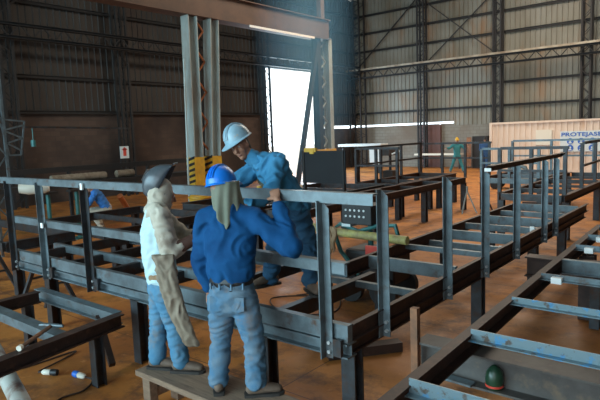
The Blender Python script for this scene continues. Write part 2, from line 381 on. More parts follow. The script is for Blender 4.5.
# C: far walkway with railing
def deck(name, label, x0, x1, y0, y1, zt=.92, rails=(), m='steel', ms='rust', legs=True, nx=1.1, h=.16):
    t = thing(name, label, 'steel frame', ((x0 + x1) / 2, (y0 + y1) / 2, 0))
    for x in (x0, x1): bar(t, 'stringer', (x, y0, zt - h / 2), (x, y1, zt - h / 2), I(h, .1), ms)
    for y in (y0, y1): bar(t, 'end_beam', (x0 + .05, y, zt - h / 2), (x1 - .05, y, zt - h / 2), R(.07, h - .02), m)
    n = max(1, int((y1 - y0) / nx))
    for i in range(1, n): 
        y = y0 + (y1 - y0) * i / n; bar(t, 'cross_member', (x0 + .05, y, zt - .06), (x1 - .05, y, zt - .06), R(.05, .1 if i % 2 else .06), m)
    if legs:
        k = max(1, round((y1 - y0) / 2.4))
        for i in range(k + 1):
            y = y0 + .15 + (y1 - y0 - .3) * i / k
            for x in (x0, x1): leg(t, x, y, zt - h, 'steeld', .13)
    for r in rails:
        (ax, ay), (bx, by), n, hr = r
        for i in range(n + 1):
            x, y = ax + (bx - ax) * i / n, ay + (by - ay) * i / n
            bar(t, 'post', (x, y, zt - .15), (x, y, hr), L(.07, .07), m, up=(0, 1, 0))
        bar(t, 'rail', (ax, ay, hr), (bx + .04, by, hr), R(.06, .06), m)
        bar(t, 'mid_rail', (ax, ay, (hr + zt) / 2), (bx, by, (hr + zt) / 2), R(.04, .05), m)
    return t
deck('walkway_frame', 'far railed walkway section just beyond the main walkway frame, in front of the container', -4.15, -2.85, 11.7, 17.6, rails=(((-4.15, 11.8), (-2.85, 11.8), 2, 1.86), ((-2.85, 13.2), (-2.95, 17.6), 3, 1.9)), m='steeld')
deck('walkway_frame', 'distant railed walkway section with a closed end, right in front of the container sign', -5.9, -4.35, 15.2, 18, rails=(((-5.9, 17.9), (-2.4, 17.9), 3, 1.86), ((-5.9, 15.3), (-4.35, 15.3), 2, 1.72)))
deck('walkway_frame', 'far railed walkway frame in the centre, between the black screen and the tripod', -8.55, -7.25, 12.9, 16.6, rails=(((-8.55, 12.9), (-7.25, 12.9), 2, 1.86), ((-8.55, 13.0), (-8.5, 16.6), 3, 1.88), ((-8.5, 16.7), (-6.2, 16.7), 3, 1.86)), m='steeld')
deck('walkway_frame', 'low dark table frame carrying the black screen and grinder, centre background', -9.6, -7.5, 7.6, 12.6, m='steeld', ms='steeld')
deck('walkway_frame', 'narrow rusty table frame between the generator and the railed frame behind', -7.1, -6.35, 7.6, 15.2, m='steeld')
deck('walkway_frame', 'dark stacked deck frame behind the blue-shirted men, left of the yellow gantry foot', -10.6, -8.2, 4.9, 7.2, m='steeld', ms='steeld', zt=.85)
deck('walkway_frame', 'dark deck frame at the far left behind the front railing', -13.4, -8.7, 3.5, 4.6, m='steeld', ms='steeld', zt=.85)
#deck('walkway_frame', 'dark low frame lying between the main walkway and the crouching worker', -12.6, -11.6, 5.2, 6.9, m='steeld', ms='rust', zt=.75)

# F: I-beam table at lower left
F = thing('beam_table', 'low brown I-beam table frame at the lower left, with a hammer resting on it', 'steel frame', (-5.4, 2.2, 0))
bar(F, 'beam', (-4.42, .7, .545), (-4.78, 2.93, .545), I(.13, .11, .012, .01), 'rust')
bar(F, 'beam', (-6.5, 2.93, .545), (-4.83, 2.93, .545), I(.13, .1, .012, .01), 'steel')
bar(F, 'beam', (-6.3, .9, .545), (-6.35, 2.86, .545), I(.13, .1, .012, .01), 'rust')
bar(F, 'cross_bar', (-6.28, 2.3, .56), (-4.72, 2.3, .56), R(.12, .09), 'steel')
for x, y in ((-4.72, 2.62), (-6.3, 2.7), (-4.5, 1.2)): leg(F, x, y, .485, 'steeld', .1)
bar(F, 'brace', (-5.2, 2.93, .5), (-4.78, 2.8, .12), R(.06, .06), 'rust')

# bench
B = thing('plank_bench', 'low dusty wooden plank bench under the boots of the two near workers', 'bench', (-3.1, 2.78, 0))
MB().box((-4.02, 2.56, .30), (-2.2, 2.97, .35)).build('top', M['wood'], B, bevel=.006)
for x in (-3.9, -2.45):
    for y in (2.62, 2.90): MB().box((x - .05, y - .04, 0), (x + .05, y + .04, .30)).build('leg', M['wood'], B, bevel=.004)
MB().box((-3.85, 2.74, .16), (-2.5, 2.78, .23)).build('stretcher', M['wood'], B)
MB().box((-3.94, 2.65, .12), (-3.86, 2.87, .2)).build('stretcher', M['wood'], B)

# ------------------------------------------------------------------ gantry crane
G = thing('gantry_crane', 'tall pale gantry crane with rusty top beam and yellow striped feet', 'crane', (-13, 14, 0))
MB().sweep((-13, 6.5, 6.25), (-13, 17.7, 6.25), I(.75, .5, .03, .3)).build('beam', M['gbrown'], G)
MB().sweep((-12.72, 13.2, 5.84), (-12.72, 16.6, 5.84), R(.04, .07)).build('track_strip', M['white'], G)
def ibeam_leg(y0, y1, x0, x1, nm='leg', z0=0., z1=5.97):
    o = MB().sweep((x0, y0, z0), (x1, y1, z1), I(.36, .3, .03, .03), up=(0, 1, 0)).build(nm, M['gwhite'], G); return o
for (yb, yt) in ((10.85, 10.9), (11.55, 11.75)):
    l = MB(); 
    l.sweep((-12.95, yb, 1.75), (-12.95, yt, 5.87), I(.34, .34, .03, .03), up=(0, 1, 0))
    l.build('leg', M['gwhite'], G)
    f_ = MB().box((-13.16, yb - .19, .12), (-12.78, yb + .19, 1.75)).build('foot_guard', M['yellow'], G)
    s_ = MB()
    for k in range(9):
        z = .25 + k * .17
        #s_.add([(-12.775, yb - .0, z), (-12.775, yb + .19, z + .1), (-12.775, yb + .19, z + .18), (-12.775, yb - .0, z + .08)], [(0, 1, 2, 3)])
        s_.add([(-13.16, yb - .195, z), (-12.78, yb - .195, z + .1), (-12.78, yb - .195, z + .18), (-13.16, yb - .195, z + .08)], [(0, 1, 2, 3)])
    s_.build('hazard_stripes', M['black'], f_)
lm = MB()
for k in range(9): lm.sweep((-13, 11.05 if k % 2 else 11.45, 1.9 + k * .45), (-13, 11.45 if k % 2 else 11.05, 2.35 + k * .45), R(.04, .05), up=(1, 0, 0))
lm.build('lacing', M['orangep'], G)
MB().tube([(-12.8, 10.38, .3), (-12.8, 10.5, 4.6)], .03, 8).build('ladder_rail', M['gwhite'], G)
MB().box((-13.3, 10.3, 0), (-12.7, 12.1, .12)).build('base', M['yellow'], G)
# far leg: laced column next to the doorway
for y in (17.05, 17.75):
    MB().sweep((-13, y, 0), (-13, y, 5.95), I(.3, .22, .02, .02), up=(1, 0, 0)).build('leg', M['gwhite'] if y > 17.5 else M['girt'], G)
MB().sweep((-12.8, 15.3, .1), (-12.8, 16.85, 5.6), R(.13, .16), up=(0, 1, 0)).build('brace', M['girt'], G)
lm = MB()
for k in range(14): lm.sweep((-13, 17.15 if k % 2 else 17.6, .5 + k * .38), (-13, 17.6 if k % 2 else 17.15, .88 + k * .38), R(.04, .05), up=(1, 0, 0))
lm.build('lacing', M['gwhite'], G)
MB().box((-13.2, 16.5, 1.5), (-12.8, 17.9, 1.72)).build('foot_guard', M['yellow'], G)
MB().sweep((-13, 17.4, 5.95), (-13, 17.4, 7.4), R(.2, .22), up=(0, 1, 0)).build('mast', M['gbrown'], G)

# ------------------------------------------------------------------ container with its sign
K = thing('shipping_container', 'pink-beige ribbed shipping container with a blue-lettered sign, against the end wall', 'container', (-7.8, 30.2, 0))
mb = MB(); corr(mb, 'y', 29.06, -10.75, -1.3, .15, 2.48, -1, pitch=.28, dep=.04)
mb.box((-10.75, 29.1, .15), (-1.3, 31.1, 2.46))
mb.build('body', M['cont'], K)
MB().box((-10.8, 28.98, 2.46), (-1.25, 31.2, 2.56)).build('top_rail', M['cont'], K)
MB().box((-10.8, 28.98, 0), (-1.25, 31.2, .15)).build('bottom_rail', M['cont'], K)
for x in (-10.8, -1.4): MB().box((x, 28.97, 0), (x + .14, 29.1, 2.56)).build('corner_post', M['cont'], K)
MB().box((-8.45, 28.98, 1.35), (-7.7, 29.04, 2.1)).build('window', M['creamp'], K)
sg = MB().box((-7.3, 28.96, 1.02), (-4.2, 28.985, 2.0)).build('sign_board', M['signw'], K)
def text(s, x, y, z, size, m, par, sx=1.):
    c = bpy.data.curves.new('t', 'FONT'); c.body = s; c.size = size; c.extrude = .004; c.offset = size * .02
    o = bpy.data.objects.new('t', c); COL.objects.link(o)
    dg = bpy.context.evaluated_depsgraph_get(); me = bpy.data.meshes.new_from_object(o.evaluated_get(dg))
    COL.objects.unlink(o); bpy.data.objects.remove(o)
    off = V(ORG[par.name])
    for v in me.vertices: v.co = V((x + v.co.x * sx, y - v.co.z, z + v.co.y)) - off
    t = bpy.data.objects.new('lettering', me); me.materials.clear(); me.materials.append(m); COL.objects.link(t); t.parent = par; ORG[t.name] = ORG[par.name]
    return t
text('PROTEJASE', -7.27, 28.95, 1.76, .25, M['signb'], sg, 1.45)
for r_ in range(2):
    for k in range(3):
        cx, cz = -6.85 + k * .48, 1.52 - r_ * .33
        d = MB().tube([(cx, 28.96, cz), (cx, 28.945, cz)], .15, 24).build('safety_symbol', M['signb'], sg)
        f = MB().tube([(cx, 28.944, cz + .02), (cx, 28.94, cz + .02)], .05, 14)
        f.add([(cx - .08, 28.94, cz - .11), (cx + .08, 28.94, cz - .11), (cx + .05, 28.94, cz - .04), (cx - .05, 28.94, cz - .04)], [(0, 1, 2, 3)])
        f.build('pictogram', M['signw'], d)

# ------------------------------------------------------------------ background things
t = thing('welding_screen', 'black rectangular welding screen with yellow top clips, below the bright doorway', 'screen', (-6.8, 9, .92))
MB().box((-7.33, 9.0, 1.3), (-6.23, 9.03, 1.96)).build('panel', M['blackp'], t)
for x in (-7.3, -6.3): MB().box((x, 8.98, .92), (x + .04, 9.05, 1.97)).build('stand', M['girt'], t)
MB().box((-7.25, 8.98, 1.94), (-6.95, 9.05, 2.02)).box((-7.1, 8.97, 1.9), (-7.0, 9.0, 2.0)).build('top_clip', M['yellow'], t)

t = thing('cardboard_tube', 'short tan tube lying on the dark table below the black screen', 'tube', (-8.2, 9.2, .93))
MB().tube([(-8.65, 8.8, 1.07), (-7.75, 9.5, 1.13)], .07, 14).build('tube', M['tanp'], t, smooth=True)
MB().box((-8.5, 8.85, .92), (-8.4, 9.0, 1.02)).box((-8.0, 9.2, .92), (-7.9, 9.4, 1.06)).build('chock', M['girt'], t)
t = thing('angle_grinder', 'yellow and blue power grinder standing on the dark table beside the black screen', 'power tool', (-7.6, 8.2, .92))
MB().tube([(-7.75, 8.1, 1.0), (-7.5, 8.3, 1.12), (-7.4, 8.4, 1.2)], [.06, .075, .05], 12).build('body', M['yellow'], t, smooth=True)
MB().tube([(-7.75, 8.1, .925), (-7.75, 8.1, .97)], .14, 20).build('guard', M['girt'], t)
MB().tube([(-7.45, 8.3, .92), (-7.45, 8.3, 1.1)], .06, 12).build('handle', M['bluepl'], t)
MB().tube([(-7.75, 8.1, .97), (-7.75, 8.1, 1.3)], .05, 10).build('side_handle', M['yellow'], t)

# generator with hose
t = thing('welding_generator', 'teal-framed welding generator with black control box, seen behind the corner post', 'generator', (-4.0, 6.4, 0))
MB().box((-4.32, 6.15, .28), (-3.55, 6.65, .72)).build('engine_housing', M['black'], t, bevel=.05)
MB().box((-4.22, 5.98, 1.1), (-3.76, 6.35, 1.36)).build('control_box', M['black'], t, bevel=.01)
for k in range(5):
    for r_ in range(2): MB().tube([(-4.15 + k * .07, 5.985, 1.29 - r_ * .08), (-4.15 + k * .07, 5.97, 1.29 - r_ * .08)], .015, 10).build('dial', M['bolt'], t)
MB().box((-4.24, 6.0, 1.06), (-4.1, 6.3, 1.1)).build('tray', M['signw'], t)
MB().box((-3.95, 6.12, .62), (-3.62, 6.16, .80)).build('grille', M['red'], t)
for x in (-4.2, -3.68):
    for y in (6.12, 6.68): MB().tube([(x, y - .04, .2), (x, y + .04, .2)], .2, 20).build('wheel', M['black'], t)
MB().tube([(-4.05, 6.1, .4), (-4.3, 6.05, .7), (-4.42, 6.05, 1.0), (-4.3, 6.05, 1.08), (-4.0, 6.05, 1.0), (-3.7, 6.05, 1.1), (-3.45, 6.05, 1.12), (-3.4, 6.05, .95), (-3.5, 6.1, .7)], .03, 8).build('frame_tube', M['teal'], t, smooth=True)
MB().tube([(-4.1, 6.5, .7), (-4.1, 6.5, 1.1)], .04, 8).build('box_support', M['teal'], t)
t = MB().tube([(-4.75, 5.9, 1.05), (-4.4, 5.9, 1.0), (-3.8, 5.9, .985), (-3.2, 5.9, .975)], .055, 12).build('yellow_pipe', M['hose'], None, smooth=True)
tag(t, 'dirty yellow pipe lying in front of the teal generator', 'pipe')
mb = MB()
for i in range(6):
    pts = [(-4.42 + i * .035 + random.uniform(-.03, .03), 5.84 + random.uniform(-.01, .01), 1.07 - .085 * j * (1 - .08 * i)) for j in range(7)]
    mb.tube(pts, [.02, .03, .02, .03, .025, .02, .01], 8)
tag(mb.build('cloth_rag', M['cloth2'], None, smooth=True), 'dirty tan rag hanging over the yellow pipe', 'rag')

# far left: pipe rolls, stands
for k, (y0, y1, nm, lab) in enumerate(((6.9, 8.45, 'duct_roll', 'nearer of two long tan rolls lying on the dark rack along the left wall'), (8.8, 9.35, 'duct_roll', 'farther of two long tan rolls lying on the dark rack along the left wall'))):
    mb = MB(); n = 24; mb.tube([(-14, y0 + (y1 - y0) * i / n, 1.39) for i in range(n + 1)], [.10 + .008 * (i % 2) for i in range(n + 1)], 14)
    tag(mb.build(nm, M['leather'], None, smooth=True), lab, 'roll', 'tan rolls on the rack')
t = thing('storage_rack', 'long dark steel rack along the left wall carrying tan rolls', 'rack', (-14, 8, 0))
bar(t, 'shelf', (-14, 4.5, 1.22), (-14, 12.5, 1.22), R(.5, .12), 'girt')
bar(t, 'back_rail', (-14.2, 4.5, 1.62), (-14.2, 12.5, 1.62), R(.06, .14), 'girt')
for y in (5, 7.5, 10, 12.3):
    bar(t, 'leg', (-14.2, y, 0), (-14.2, y, 1.6), R(.08, .08), 'girt', up=(0, 1, 0))
t = thing('white_drum', 'small white drum on a teal stand at the far left', 'drum', (-12, 5.6, 0))
MB().tube([(-12.1, 5.25, 1.38), (-12.0, 5.4, 1.38), (-11.9, 5.7, 1.38), (-11.85, 5.78, 1.38)], [.1, .14, .14, .1], 16).build('drum', M['creamp'], t, smooth=True)
MB().tube([(-12, 5.6, 0), (-12, 5.6, 1.25)], .05, 10).build('stand', M['teal'], t)
for k, (y, lab) in enumerate(((6.1, 'teal pipe stand nearest to the white drum'), (6.8, 'teal pipe stand left of the crouching worker'))):
    t = thing('pipe_stand', lab, 'stand', (-12.6, y, 0), 'teal pipe stands')
    MB().tube([(-12.6, y, 0), (-12.6, y, 1.15)], .05, 10).build('column', M['teal'], t)
    MB().box((-12.75, y - .15, 0), (-12.45, y + .15, .04)).build('base', M['teal'], t)
    MB().box((-12.7, y - .2, 1.15), (-12.5, y + .2, 1.2)).build('head', M['girt'], t)
t = MB().tube([(-14.1, 9.3, .06), (-13.6, 8.6, .8)], .08, 12).build('orange_prop', M['orangep'], None, smooth=True)
t2 = tag(t, 'orange round prop leaning right of the crouching worker', 'prop')
for k, (x, y, lab) in enumerate(((-13.2, 9.8, 'small tan carton on the floor by the yellow gantry foot'),)):
    z = 0
    tag(MB().box((x, y, z), (x + .4, y + .35, z + .28)).build('carton', M['tanp'], None, bevel=.01), lab, 'box')
t = thing('storage_bin', 'yellow bin standing beside the gantry foot', 'bin', (-12.1, 10.2, 0))
MB().lathe([(.24, 0), (.3, .62), (.33, .64), (.33, .68), (.28, .68)], (-12.1, 10.2, 0)).build('tub', M['yellow'], t, smooth=True)
MB().lathe([(.27, .685), (.27, .7), (.1, .72)], (-12.1, 10.2, 0)).build('lid', M['yellow'], t, smooth=True)
t = thing('wall_sign', 'small white notice with a red symbol on the left wall column', 'sign', (-20.1, 13.6, 1.6))
MB().box((-20.3, 13.0, 1.6), (-20.26, 13.4, 2.1)).build('board', M['signw'], t)
MB().box((-20.26, 13.13, 1.7), (-20.25, 13.27, 2.0)).add([(-20.25, 13.06, 1.95), (-20.25, 13.34, 1.95), (-20.25, 13.2, 2.07)], [(0, 1, 2)]).build('symbol', M['red'], t)
# lattice bracket at far left
t = thing('lattice_jib', 'pale lattice bracket hanging at the far left edge with a thin arm', 'jib', (-12, 5.2, 0))
mb = MB()
for a, b in (((-12, 4.95, 2.85), (-12, 5.45, 2.8)), ((-12, 4.95, 2.85), (-12, 5.08, 2.1)), ((-12, 5.45, 2.8), (-12, 5.32, 2.1)), ((-12, 5.08, 2.1), (-12, 5.32, 2.1)), ((-12, 5.0, 2.62), (-12, 5.42, 2.72)), ((-12, 5.0, 2.62), (-12, 5.38, 2.45)), ((-12, 5.05, 2.35), (-12, 5.38, 2.45)), ((-12, 5.05, 2.35), (-12, 5.32, 2.2))):
    mb.sweep(a, b, R(.03, .03), up=(1, 0, 0))
mb.build('bracket', M['steel'], t)
mb = MB()
for y in (4.75, 5.02): mb.sweep((-12, y, 0), (-12, y, 4.2), R(.05, .05), up=(0, 1, 0))
for k in range(12): mb.sweep((-12, 4.75 if k % 2 else 5.02, k * .35), (-12, 5.02 if k % 2 else 4.75, (k + 1) * .35), R(.025, .025), up=(1, 0, 0))
mb.build('mast', M['steel'], t)
bar(t, 'arm', (-12, 5.45, 2.68), (-12, 8.0, 2.62), R(.03, .04), 'steeld')
MB().tube([(-12, 5.6, 2.66), (-12, 5.6, 2.4)], .01, 6).tube([(-12, 5.6, 2.4), (-12, 5.6, 2.26)], .05, 10).build('hook_block', M['teal'], t)

# saw horses under the left end
for k, (x, y, lab) in enumerate(((-8.0, 3.75, 'splay-legged steel trestle just left of the leftmost railing post'), (-9.6, 3.6, 'splay-legged steel trestle at the left edge of the picture'))):
    t = thing('trestle', lab, 'trestle', (x, y, 0), 'splay-legged trestles')
    MB().sweep((x - .3, y, .63), (x + .3, y, .63), R(.08, .08)).build('top_bar', M['steeld'], t)
    for s in (-1, 1):
        for q in (-1, 1): MB().sweep((x + s * .25, y, .62), (x + s * .36, y + q * .22, 0), R(.05, .05), up=(0, 1, 0)).build('leg', M['steeld'], t)
        MB().sweep((x + s * .31, y - .11, .3), (x + s * .31, y + .11, .3), R(.03, .03)).build('tie', M['steeld'], t)
# tripods
for k, (x, y, c, lab) in enumerate(((-6.0, 14.45, 'gwhite', 'white pipe tripod stand on the orange floor in the middle distance'), (-5.2, 13.7, 'rust', 'brown tripod stand right of the white tripod'))):
    t = thing('tripod_stand', lab, 'tripod', (x, y, 0), 'tripod stands')
    for a in (.4, 2.5, 4.6): MB().tube([(x, y, .62), (x + .26 * math.cos(a), y + .26 * math.sin(a), 0)], .02, 8).build('leg', M[c], t)
    MB().tube([(x, y, .58), (x, y, .74)], .03, 10).build('head', M[c], t)
# dark offcuts on the floor
for k, (x, y, l, a, lab) in enumerate(((-5.2, 16.6, 1.1, .3, 'dark steel offcut on the orange floor beyond the tripods'), (-4.9, 13.9, .8, 1.2, 'shorter dark steel offcut lying nearer the far walkway'), (-3.3, 4.35, .8, .9, 'dark offcut on the floor inside the corner of the main frame'))):
    tag(MB().sweep((x, y, .05), (x + l * math.cos(a), y + l * math.sin(a), .05), R(.14, .1)).build('steel_offcut', M['rust'], None), lab, 'offcut')
# end wall furniture
t = thing('canopy_table', 'white-topped counter by the end wall corner, behind the black screen', 'counter', (-17.5, 27, 0))
MB().box((-18.9, 26.6, 1.52), (-16.0, 27.4, 1.66)).build('top', M['signw'], t)
for x in (-18.7, -16.3): MB().box((x, 26.7, 0), (x + .1, 26.8, 1.52)).build('leg', M['girt'], t)
MB().box((-16.75, 26.62, .5), (-16.05, 26.7, 1.52)).build('side_panel', M['signw'], t)
t = thing('tool_cabinet', 'dark open cabinet against the end wall, left of the container', 'cabinet', (-12.2, 31.4, 0))
MB().box((-12.65, 31.25, 0), (-11.75, 31.75, 1.85)).build('body', M['girt'], t)
MB().box((-12.95, 31.15, 0.1), (-12.68, 31.2, 1.8)).build('door', M['orange'], t)
t = thing('work_bench', 'pale low bench along the end wall behind the far railing', 'bench', (-14, 31, 0))
MB().box((-16.0, 30.5, .8), (-13.1, 31.1, .9)).build('top', M['creamp'], t)
for x in (-15.8, -14.4, -13.25): MB().box((x, 30.7, 0), (x + .08, 30.8, .8)).build('leg', M['girt'], t)
t = thing('drill_press', 'dark drill press on a stand behind the left end of the far railing', 'machine', (-10.2, 17.6, 0))
MB().box((-10.4, 17.4, 0), (-10.0, 17.8, .9)).build('stand', M['girt'], t)
MB().tube([(-10.2, 17.6, .9), (-10.2, 17.6, 1.7)], .05, 10).build('column', M['girt'], t)
MB().box((-10.4, 17.2, 1.45), (-10.0, 17.8, 1.7)).build('head', M['steeld'], t)
MB().tube([(-9.95, 17.3, 1.5), (-9.6, 17.3, 1.62)], .03, 8).build('handle', M['signw'], t)
t = thing('scrap_trolley', 'grey steel trolley with bent plates in front of the container', 'trolley', (-7, 21, 0))
MB().box((-7.6, 20.6, .35), (-6.0, 21.4, .42)).build('deck', M['steel'], t)
for x in (-7.5, -6.1):
    for y in (20.7, 21.3): MB().tube([(x, y - .04, .17), (x, y + .04, .17)], .17, 14).build('wheel', M['black'], t)
MB().tube([(-7.5, 21, .42), (-7.4, 21, .8), (-7.0, 21, .95), (-6.5, 21, .8), (-6.3, 21, .42)], .08, 8).build('bent_plate', M['steel'], t, smooth=True)

# ------------------------------------------------------------------ foreground small things
t = thing('hammer', 'hammer with rust-brown handle lying across the low beam table', 'hammer', (-4.85, 2.05, .61))
MB().tube([(-4.62, 1.90, .64), (-4.86, 2.27, .66)], .018, 10).build('handle', M['orange'], t, smooth=True)
MB().tube([(-4.97, 2.22, .665), (-4.93, 2.25, .665), (-4.79, 2.31, .665), (-4.75, 2.33, .665)], [.014, .019, .019, .014], 10).build('head', M['steel'], t, smooth=True)
MB().tube([(-4.62, 1.90, .64), (-4.60, 1.87, .64)], .024, 10).build('end_cap', M['creamp'], t, smooth=True)
def cable(pts, label, pc1, pc2, d):
    pts = [V(p) for p in pts]; out = []
    for i in range(len(pts) - 1):
        p0, p1, p2, p3 = pts[max(i - 1, 0)], pts[i], pts[i + 1], pts[min(i + 2, len(pts) - 1)]
        for k in range(8):
            u = k / 8; out.append(.5 * ((2 * p1) + (p2 - p0) * u + (2 * p0 - 5 * p1 + 4 * p2 - p3) * u * u + (3 * p1 - p0 - 3 * p2 + p3) * u ** 3))
    out.append(pts[-1])
    t = thing('power_cable', label, 'cable', tuple(pts[-1]))
    MB().tube(out, .009, 8).build('cord', M['cable'], t, smooth=True)
    e = pts[-1]; d = V(d).normalized()
    MB().tube([e, e + d * .02, e + d * .09, e + d * .1], [.012, .028, .03, .026], 14).build('connector', pc1, t, smooth=True)
    MB().tube([e + d * .1, e + d * .12, e + d * .17], [.03, .034, .03], 14).build('socket', pc2, t, smooth=True)
cable([(-6.6, 1.9, .01), (-6.2, 2.45, .01), (-5.9, 2.55, .01), (-5.75, 2.35, .01), (-5.72, 2.9, .012), (-5.62, 2.75, .012), (-5.5, 2.42, .02), (-5.42, 2.4, .035)], 'dark cable ending in a cream and black plug on the floor under the beam table', M['creamp'], M['black'], (.6, .35, 0))
cable([(-4.62, 2.0, .01), (-4.75, 2.25, .01), (-4.72, 2.45, .012), (-4.85, 2.62, .012), (-4.95, 2.6, .03)], 'dark cable ending in a white and blue plug on the floor', M['creamp'], M['bluepl'], (-.8, -.1, 0))
cable([(-5.0, 5.9, .01), (-4.6, 6.3, .01), (-4.1, 5.6, .01), (-4.6, 5.2, .01), (-5.2, 5.6, .01), (-4.6, 6.0, .01), (-3.9, 5.2, .012), (-4.0, 5.0, .03)], 'coiled dark cable on the floor behind the main frame', M['black'], M['black'], (.3, -.7, 0))
t = MB().tube([(-5.45, 1.98, .42), (-4.0, 1.7, .16)], .075, 20, True).build('steel_pipe', mat('mottled_pipe_paint', (.42, .42, .38), (.2, .1, .07), .5, .1, scale=5, spread=(.45, .6)), None, smooth=True)
tag(t, 'pale rust-edged round pipe leaning at the lower left corner', 'pipe')
t = thing('gas_bottle', 'small dark green bottle standing on the crossbeam in the right foreground', 'bottle', (-1.29, 3.6, .53))
MB().lathe([(.045, 0), (.058, .015), (.06, .08), (.052, .12), (.03, .15), (.012, .165)], (-1.29, 3.57, .537)).build('body', M['bottle'], t, smooth=True)
MB().lathe([(.061, .02), (.061, .035)], (-1.29, 3.57, .537)).build('red_band', M['red'], t, smooth=True)
tag(MB().sweep((-1.70, 3.54, .545), (-1.42, 3.52, .545), R(.08, .015)).build('steel_plate', M['steel'], None), 'small flat steel plate lying in the crossbeam left of the green bottle', 'plate')

# ------------------------------------------------------------------ people
def loft(mb, pts, rad, w=None, n=18):
    """rounded tube; rad item = r or (half-width along w, half-depth)"""
    pts = [V(p) for p in pts]; rad = [(r, r) if not isinstance(r, tuple) else r for r in rad]
    if w is None:
        for i in range(1, len(pts) - 1):      # a sharp joint: two overlapping rounded segments
            if (pts[i] - pts[i - 1]).angle(pts[i + 1] - pts[i]) > math.radians(48):
                loft(mb, pts[:i + 1], rad[:i + 1], None, n); loft(mb, pts[i:], rad[i:], None, n); return
    t0 = (pts[1] - pts[0]).normalized(); t1 = (pts[-1] - pts[-2]).normalized()
    P = []; Rr = []
    r = min(rad[0]); 
    for o, s in ((1, .08), (.87, .5), (.5, .87)): P.append(pts[0] - t0 * r * o); Rr.append((rad[0][0] * s, rad[0][1] * s))
    P += pts; Rr += rad; r = min(rad[-1])
    for o, s in ((.5, .87), (.87, .5), (1, .08)): P.append(pts[-1] + t1 * r * o); Rr.append((rad[-1][0] * s, rad[-1][1] * s))
    vs = []; fs = []; prev = V(w) if w else None
    for i, p in enumerate(P):
        t = (P[min(i + 1, len(P) - 1)] - P[max(i - 1, 0)]).normalized()
        if prev is None: prev = t.orthogonal()
        a = (prev - t * prev.dot(t)).normalized(); prev = V(w) if w else a; b = t.cross(a)
        for j in range(n):
            q = 2 * math.pi * j / n; vs.append(p + a * math.cos(q) * Rr[i][0] + b * math.sin(q) * Rr[i][1])
    for i in range(len(P) - 1):
        for j in range(n): fs.append((i * n + j, i * n + (j + 1) % n, (i + 1) * n + (j + 1) % n, (i + 1) * n + j))
    fs += [tuple(range(n))[::-1], tuple(range((len(P) - 1) * n, len(P) * n))]
    mb.add(vs, fs)
def skinned(name, mb, m, parent, voxel=.012, smooth=3, fold=0., fs=(9, 9, 16), seed=0):
    import bmesh
    me = bpy.data.meshes.new('tmp'); me.from_pydata([tuple(p) for p in mb.v], [], mb.f); me.update()
    bm = bmesh.new(); bm.from_mesh(me); bmesh.ops.recalc_face_normals(bm, faces=bm.faces); bm.to_mesh(me); bm.free()
    o = bpy.data.objects.new('tmp', me); COL.objects.link(o)
    rm = o.modifiers.new('r', 'REMESH'); rm.mode = 'VOXEL'; rm.voxel_size = voxel
    sm = o.modifiers.new('s', 'SMOOTH'); sm.iterations = smooth; sm.factor = .6
    dg = bpy.context.evaluated_depsgraph_get(); me2 = bpy.data.meshes.new_from_object(o.evaluated_get(dg)); me2.name = name
    bpy.data.objects.remove(o)
    off = V(ORG[parent.name]) if parent else V((0, 0, 0))
    if fold:
        nm = [v.normal.copy() for v in me2.vertices]
        for v, n in zip(me2.vertices, nm):
            p = V((v.co.x * fs[0], v.co.y * fs[1], v.co.z * fs[2])) + V((seed * 7.3, seed, 0))
            p += V((noise.noise(v.co * 5 + V((seed, 0, 0))),) * 3) * 1.5
            q = 1 - abs(noise.noise(p)) * 2.4
            v.co += n * fold * (q - .35)
    for v in me2.vertices: v.co -= off
    for p in me2.polygons: p.use_smooth = True
    me2.materials.clear(); me2.materials.append(m)
    r = bpy.data.objects.new(name, me2); COL.objects.link(r); r.parent = parent; ORG[r.name] = tuple(off)
    return r

def head(mb, c, f, u):
    """head lofts: c centre, f facing, u up"""
    c, f, u = V(c), V(f).normalized(), V(u); u = (u - f * u.dot(f)).normalized(); s = f.cross(u)
    P = lambda a, b, d: c + f * a + s * b + u * d
    loft(mb, [P(-.02, 0, -.03), P(-.015, 0, .03), P(-.01, 0, .07)], [(.068, .085), (.075, .098), (.062, .08)], w=s)
    loft(mb, [P(.035, 0, -.085), P(.03, 0, -.04), P(.03, 0, .02)], [(.038, .036), (.056, .05), (.062, .055)], w=s)
    loft(mb, [P(.085, 0, .02), P(.098, 0, -.005), P(.105, 0, -.02)], [.011, .013, .016])          # nose
    for q in (-1, 1):
        loft(mb, [P(-.005, q * .074, .01), P(-.008, q * .078, -.02)], [(.008, .018), (.007, .012)], w=s)   # ear
        loft(mb, [P(.074, q * .018, .035), P(.066, q * .045, .035)], [.009, .009])                # brow
        loft(mb, [P(.06, q * .034, -.015), P(.055, q * .042, -.03)], [.02, .016])                  # cheek
    loft(mb, [P(.072, -.018, -.058), P(.078, 0, -.057), P(.072, .018, -.058)], [.007, .009, .007])  # lips
    loft(mb, [P(.06, 0, -.092), P(.058, 0, -.088)], [.02, .02])
    return P
def face_parts(P, par):
    for q in (-1, 1):
        a = MB(); loft(a, [P(.070, q * .031, .014), P(.072, q * .031, .014)], [.011, .011]); a.build('eye', M['eye'], par, smooth=True)
        a = MB(); loft(a, [P(.0795, q * .031, .013), P(.0800, q * .031, .013)], [.0045, .0045]); a.build('pupil', M['pupil'], par, smooth=True)
        a = MB(); loft(a, [P(.083, q * .018, .037), P(.074, q * .046, .037)], [.004, .003]); a.build('eyebrow', M['hair'], par, smooth=True)
    a = MB(); loft(a, [P(.078, -.016, -.0585), P(.086, 0, -.0575), P(.078, .016, -.0585)], [.003, .004, .003]); a.build('mouth', M['lip'], par, smooth=True)

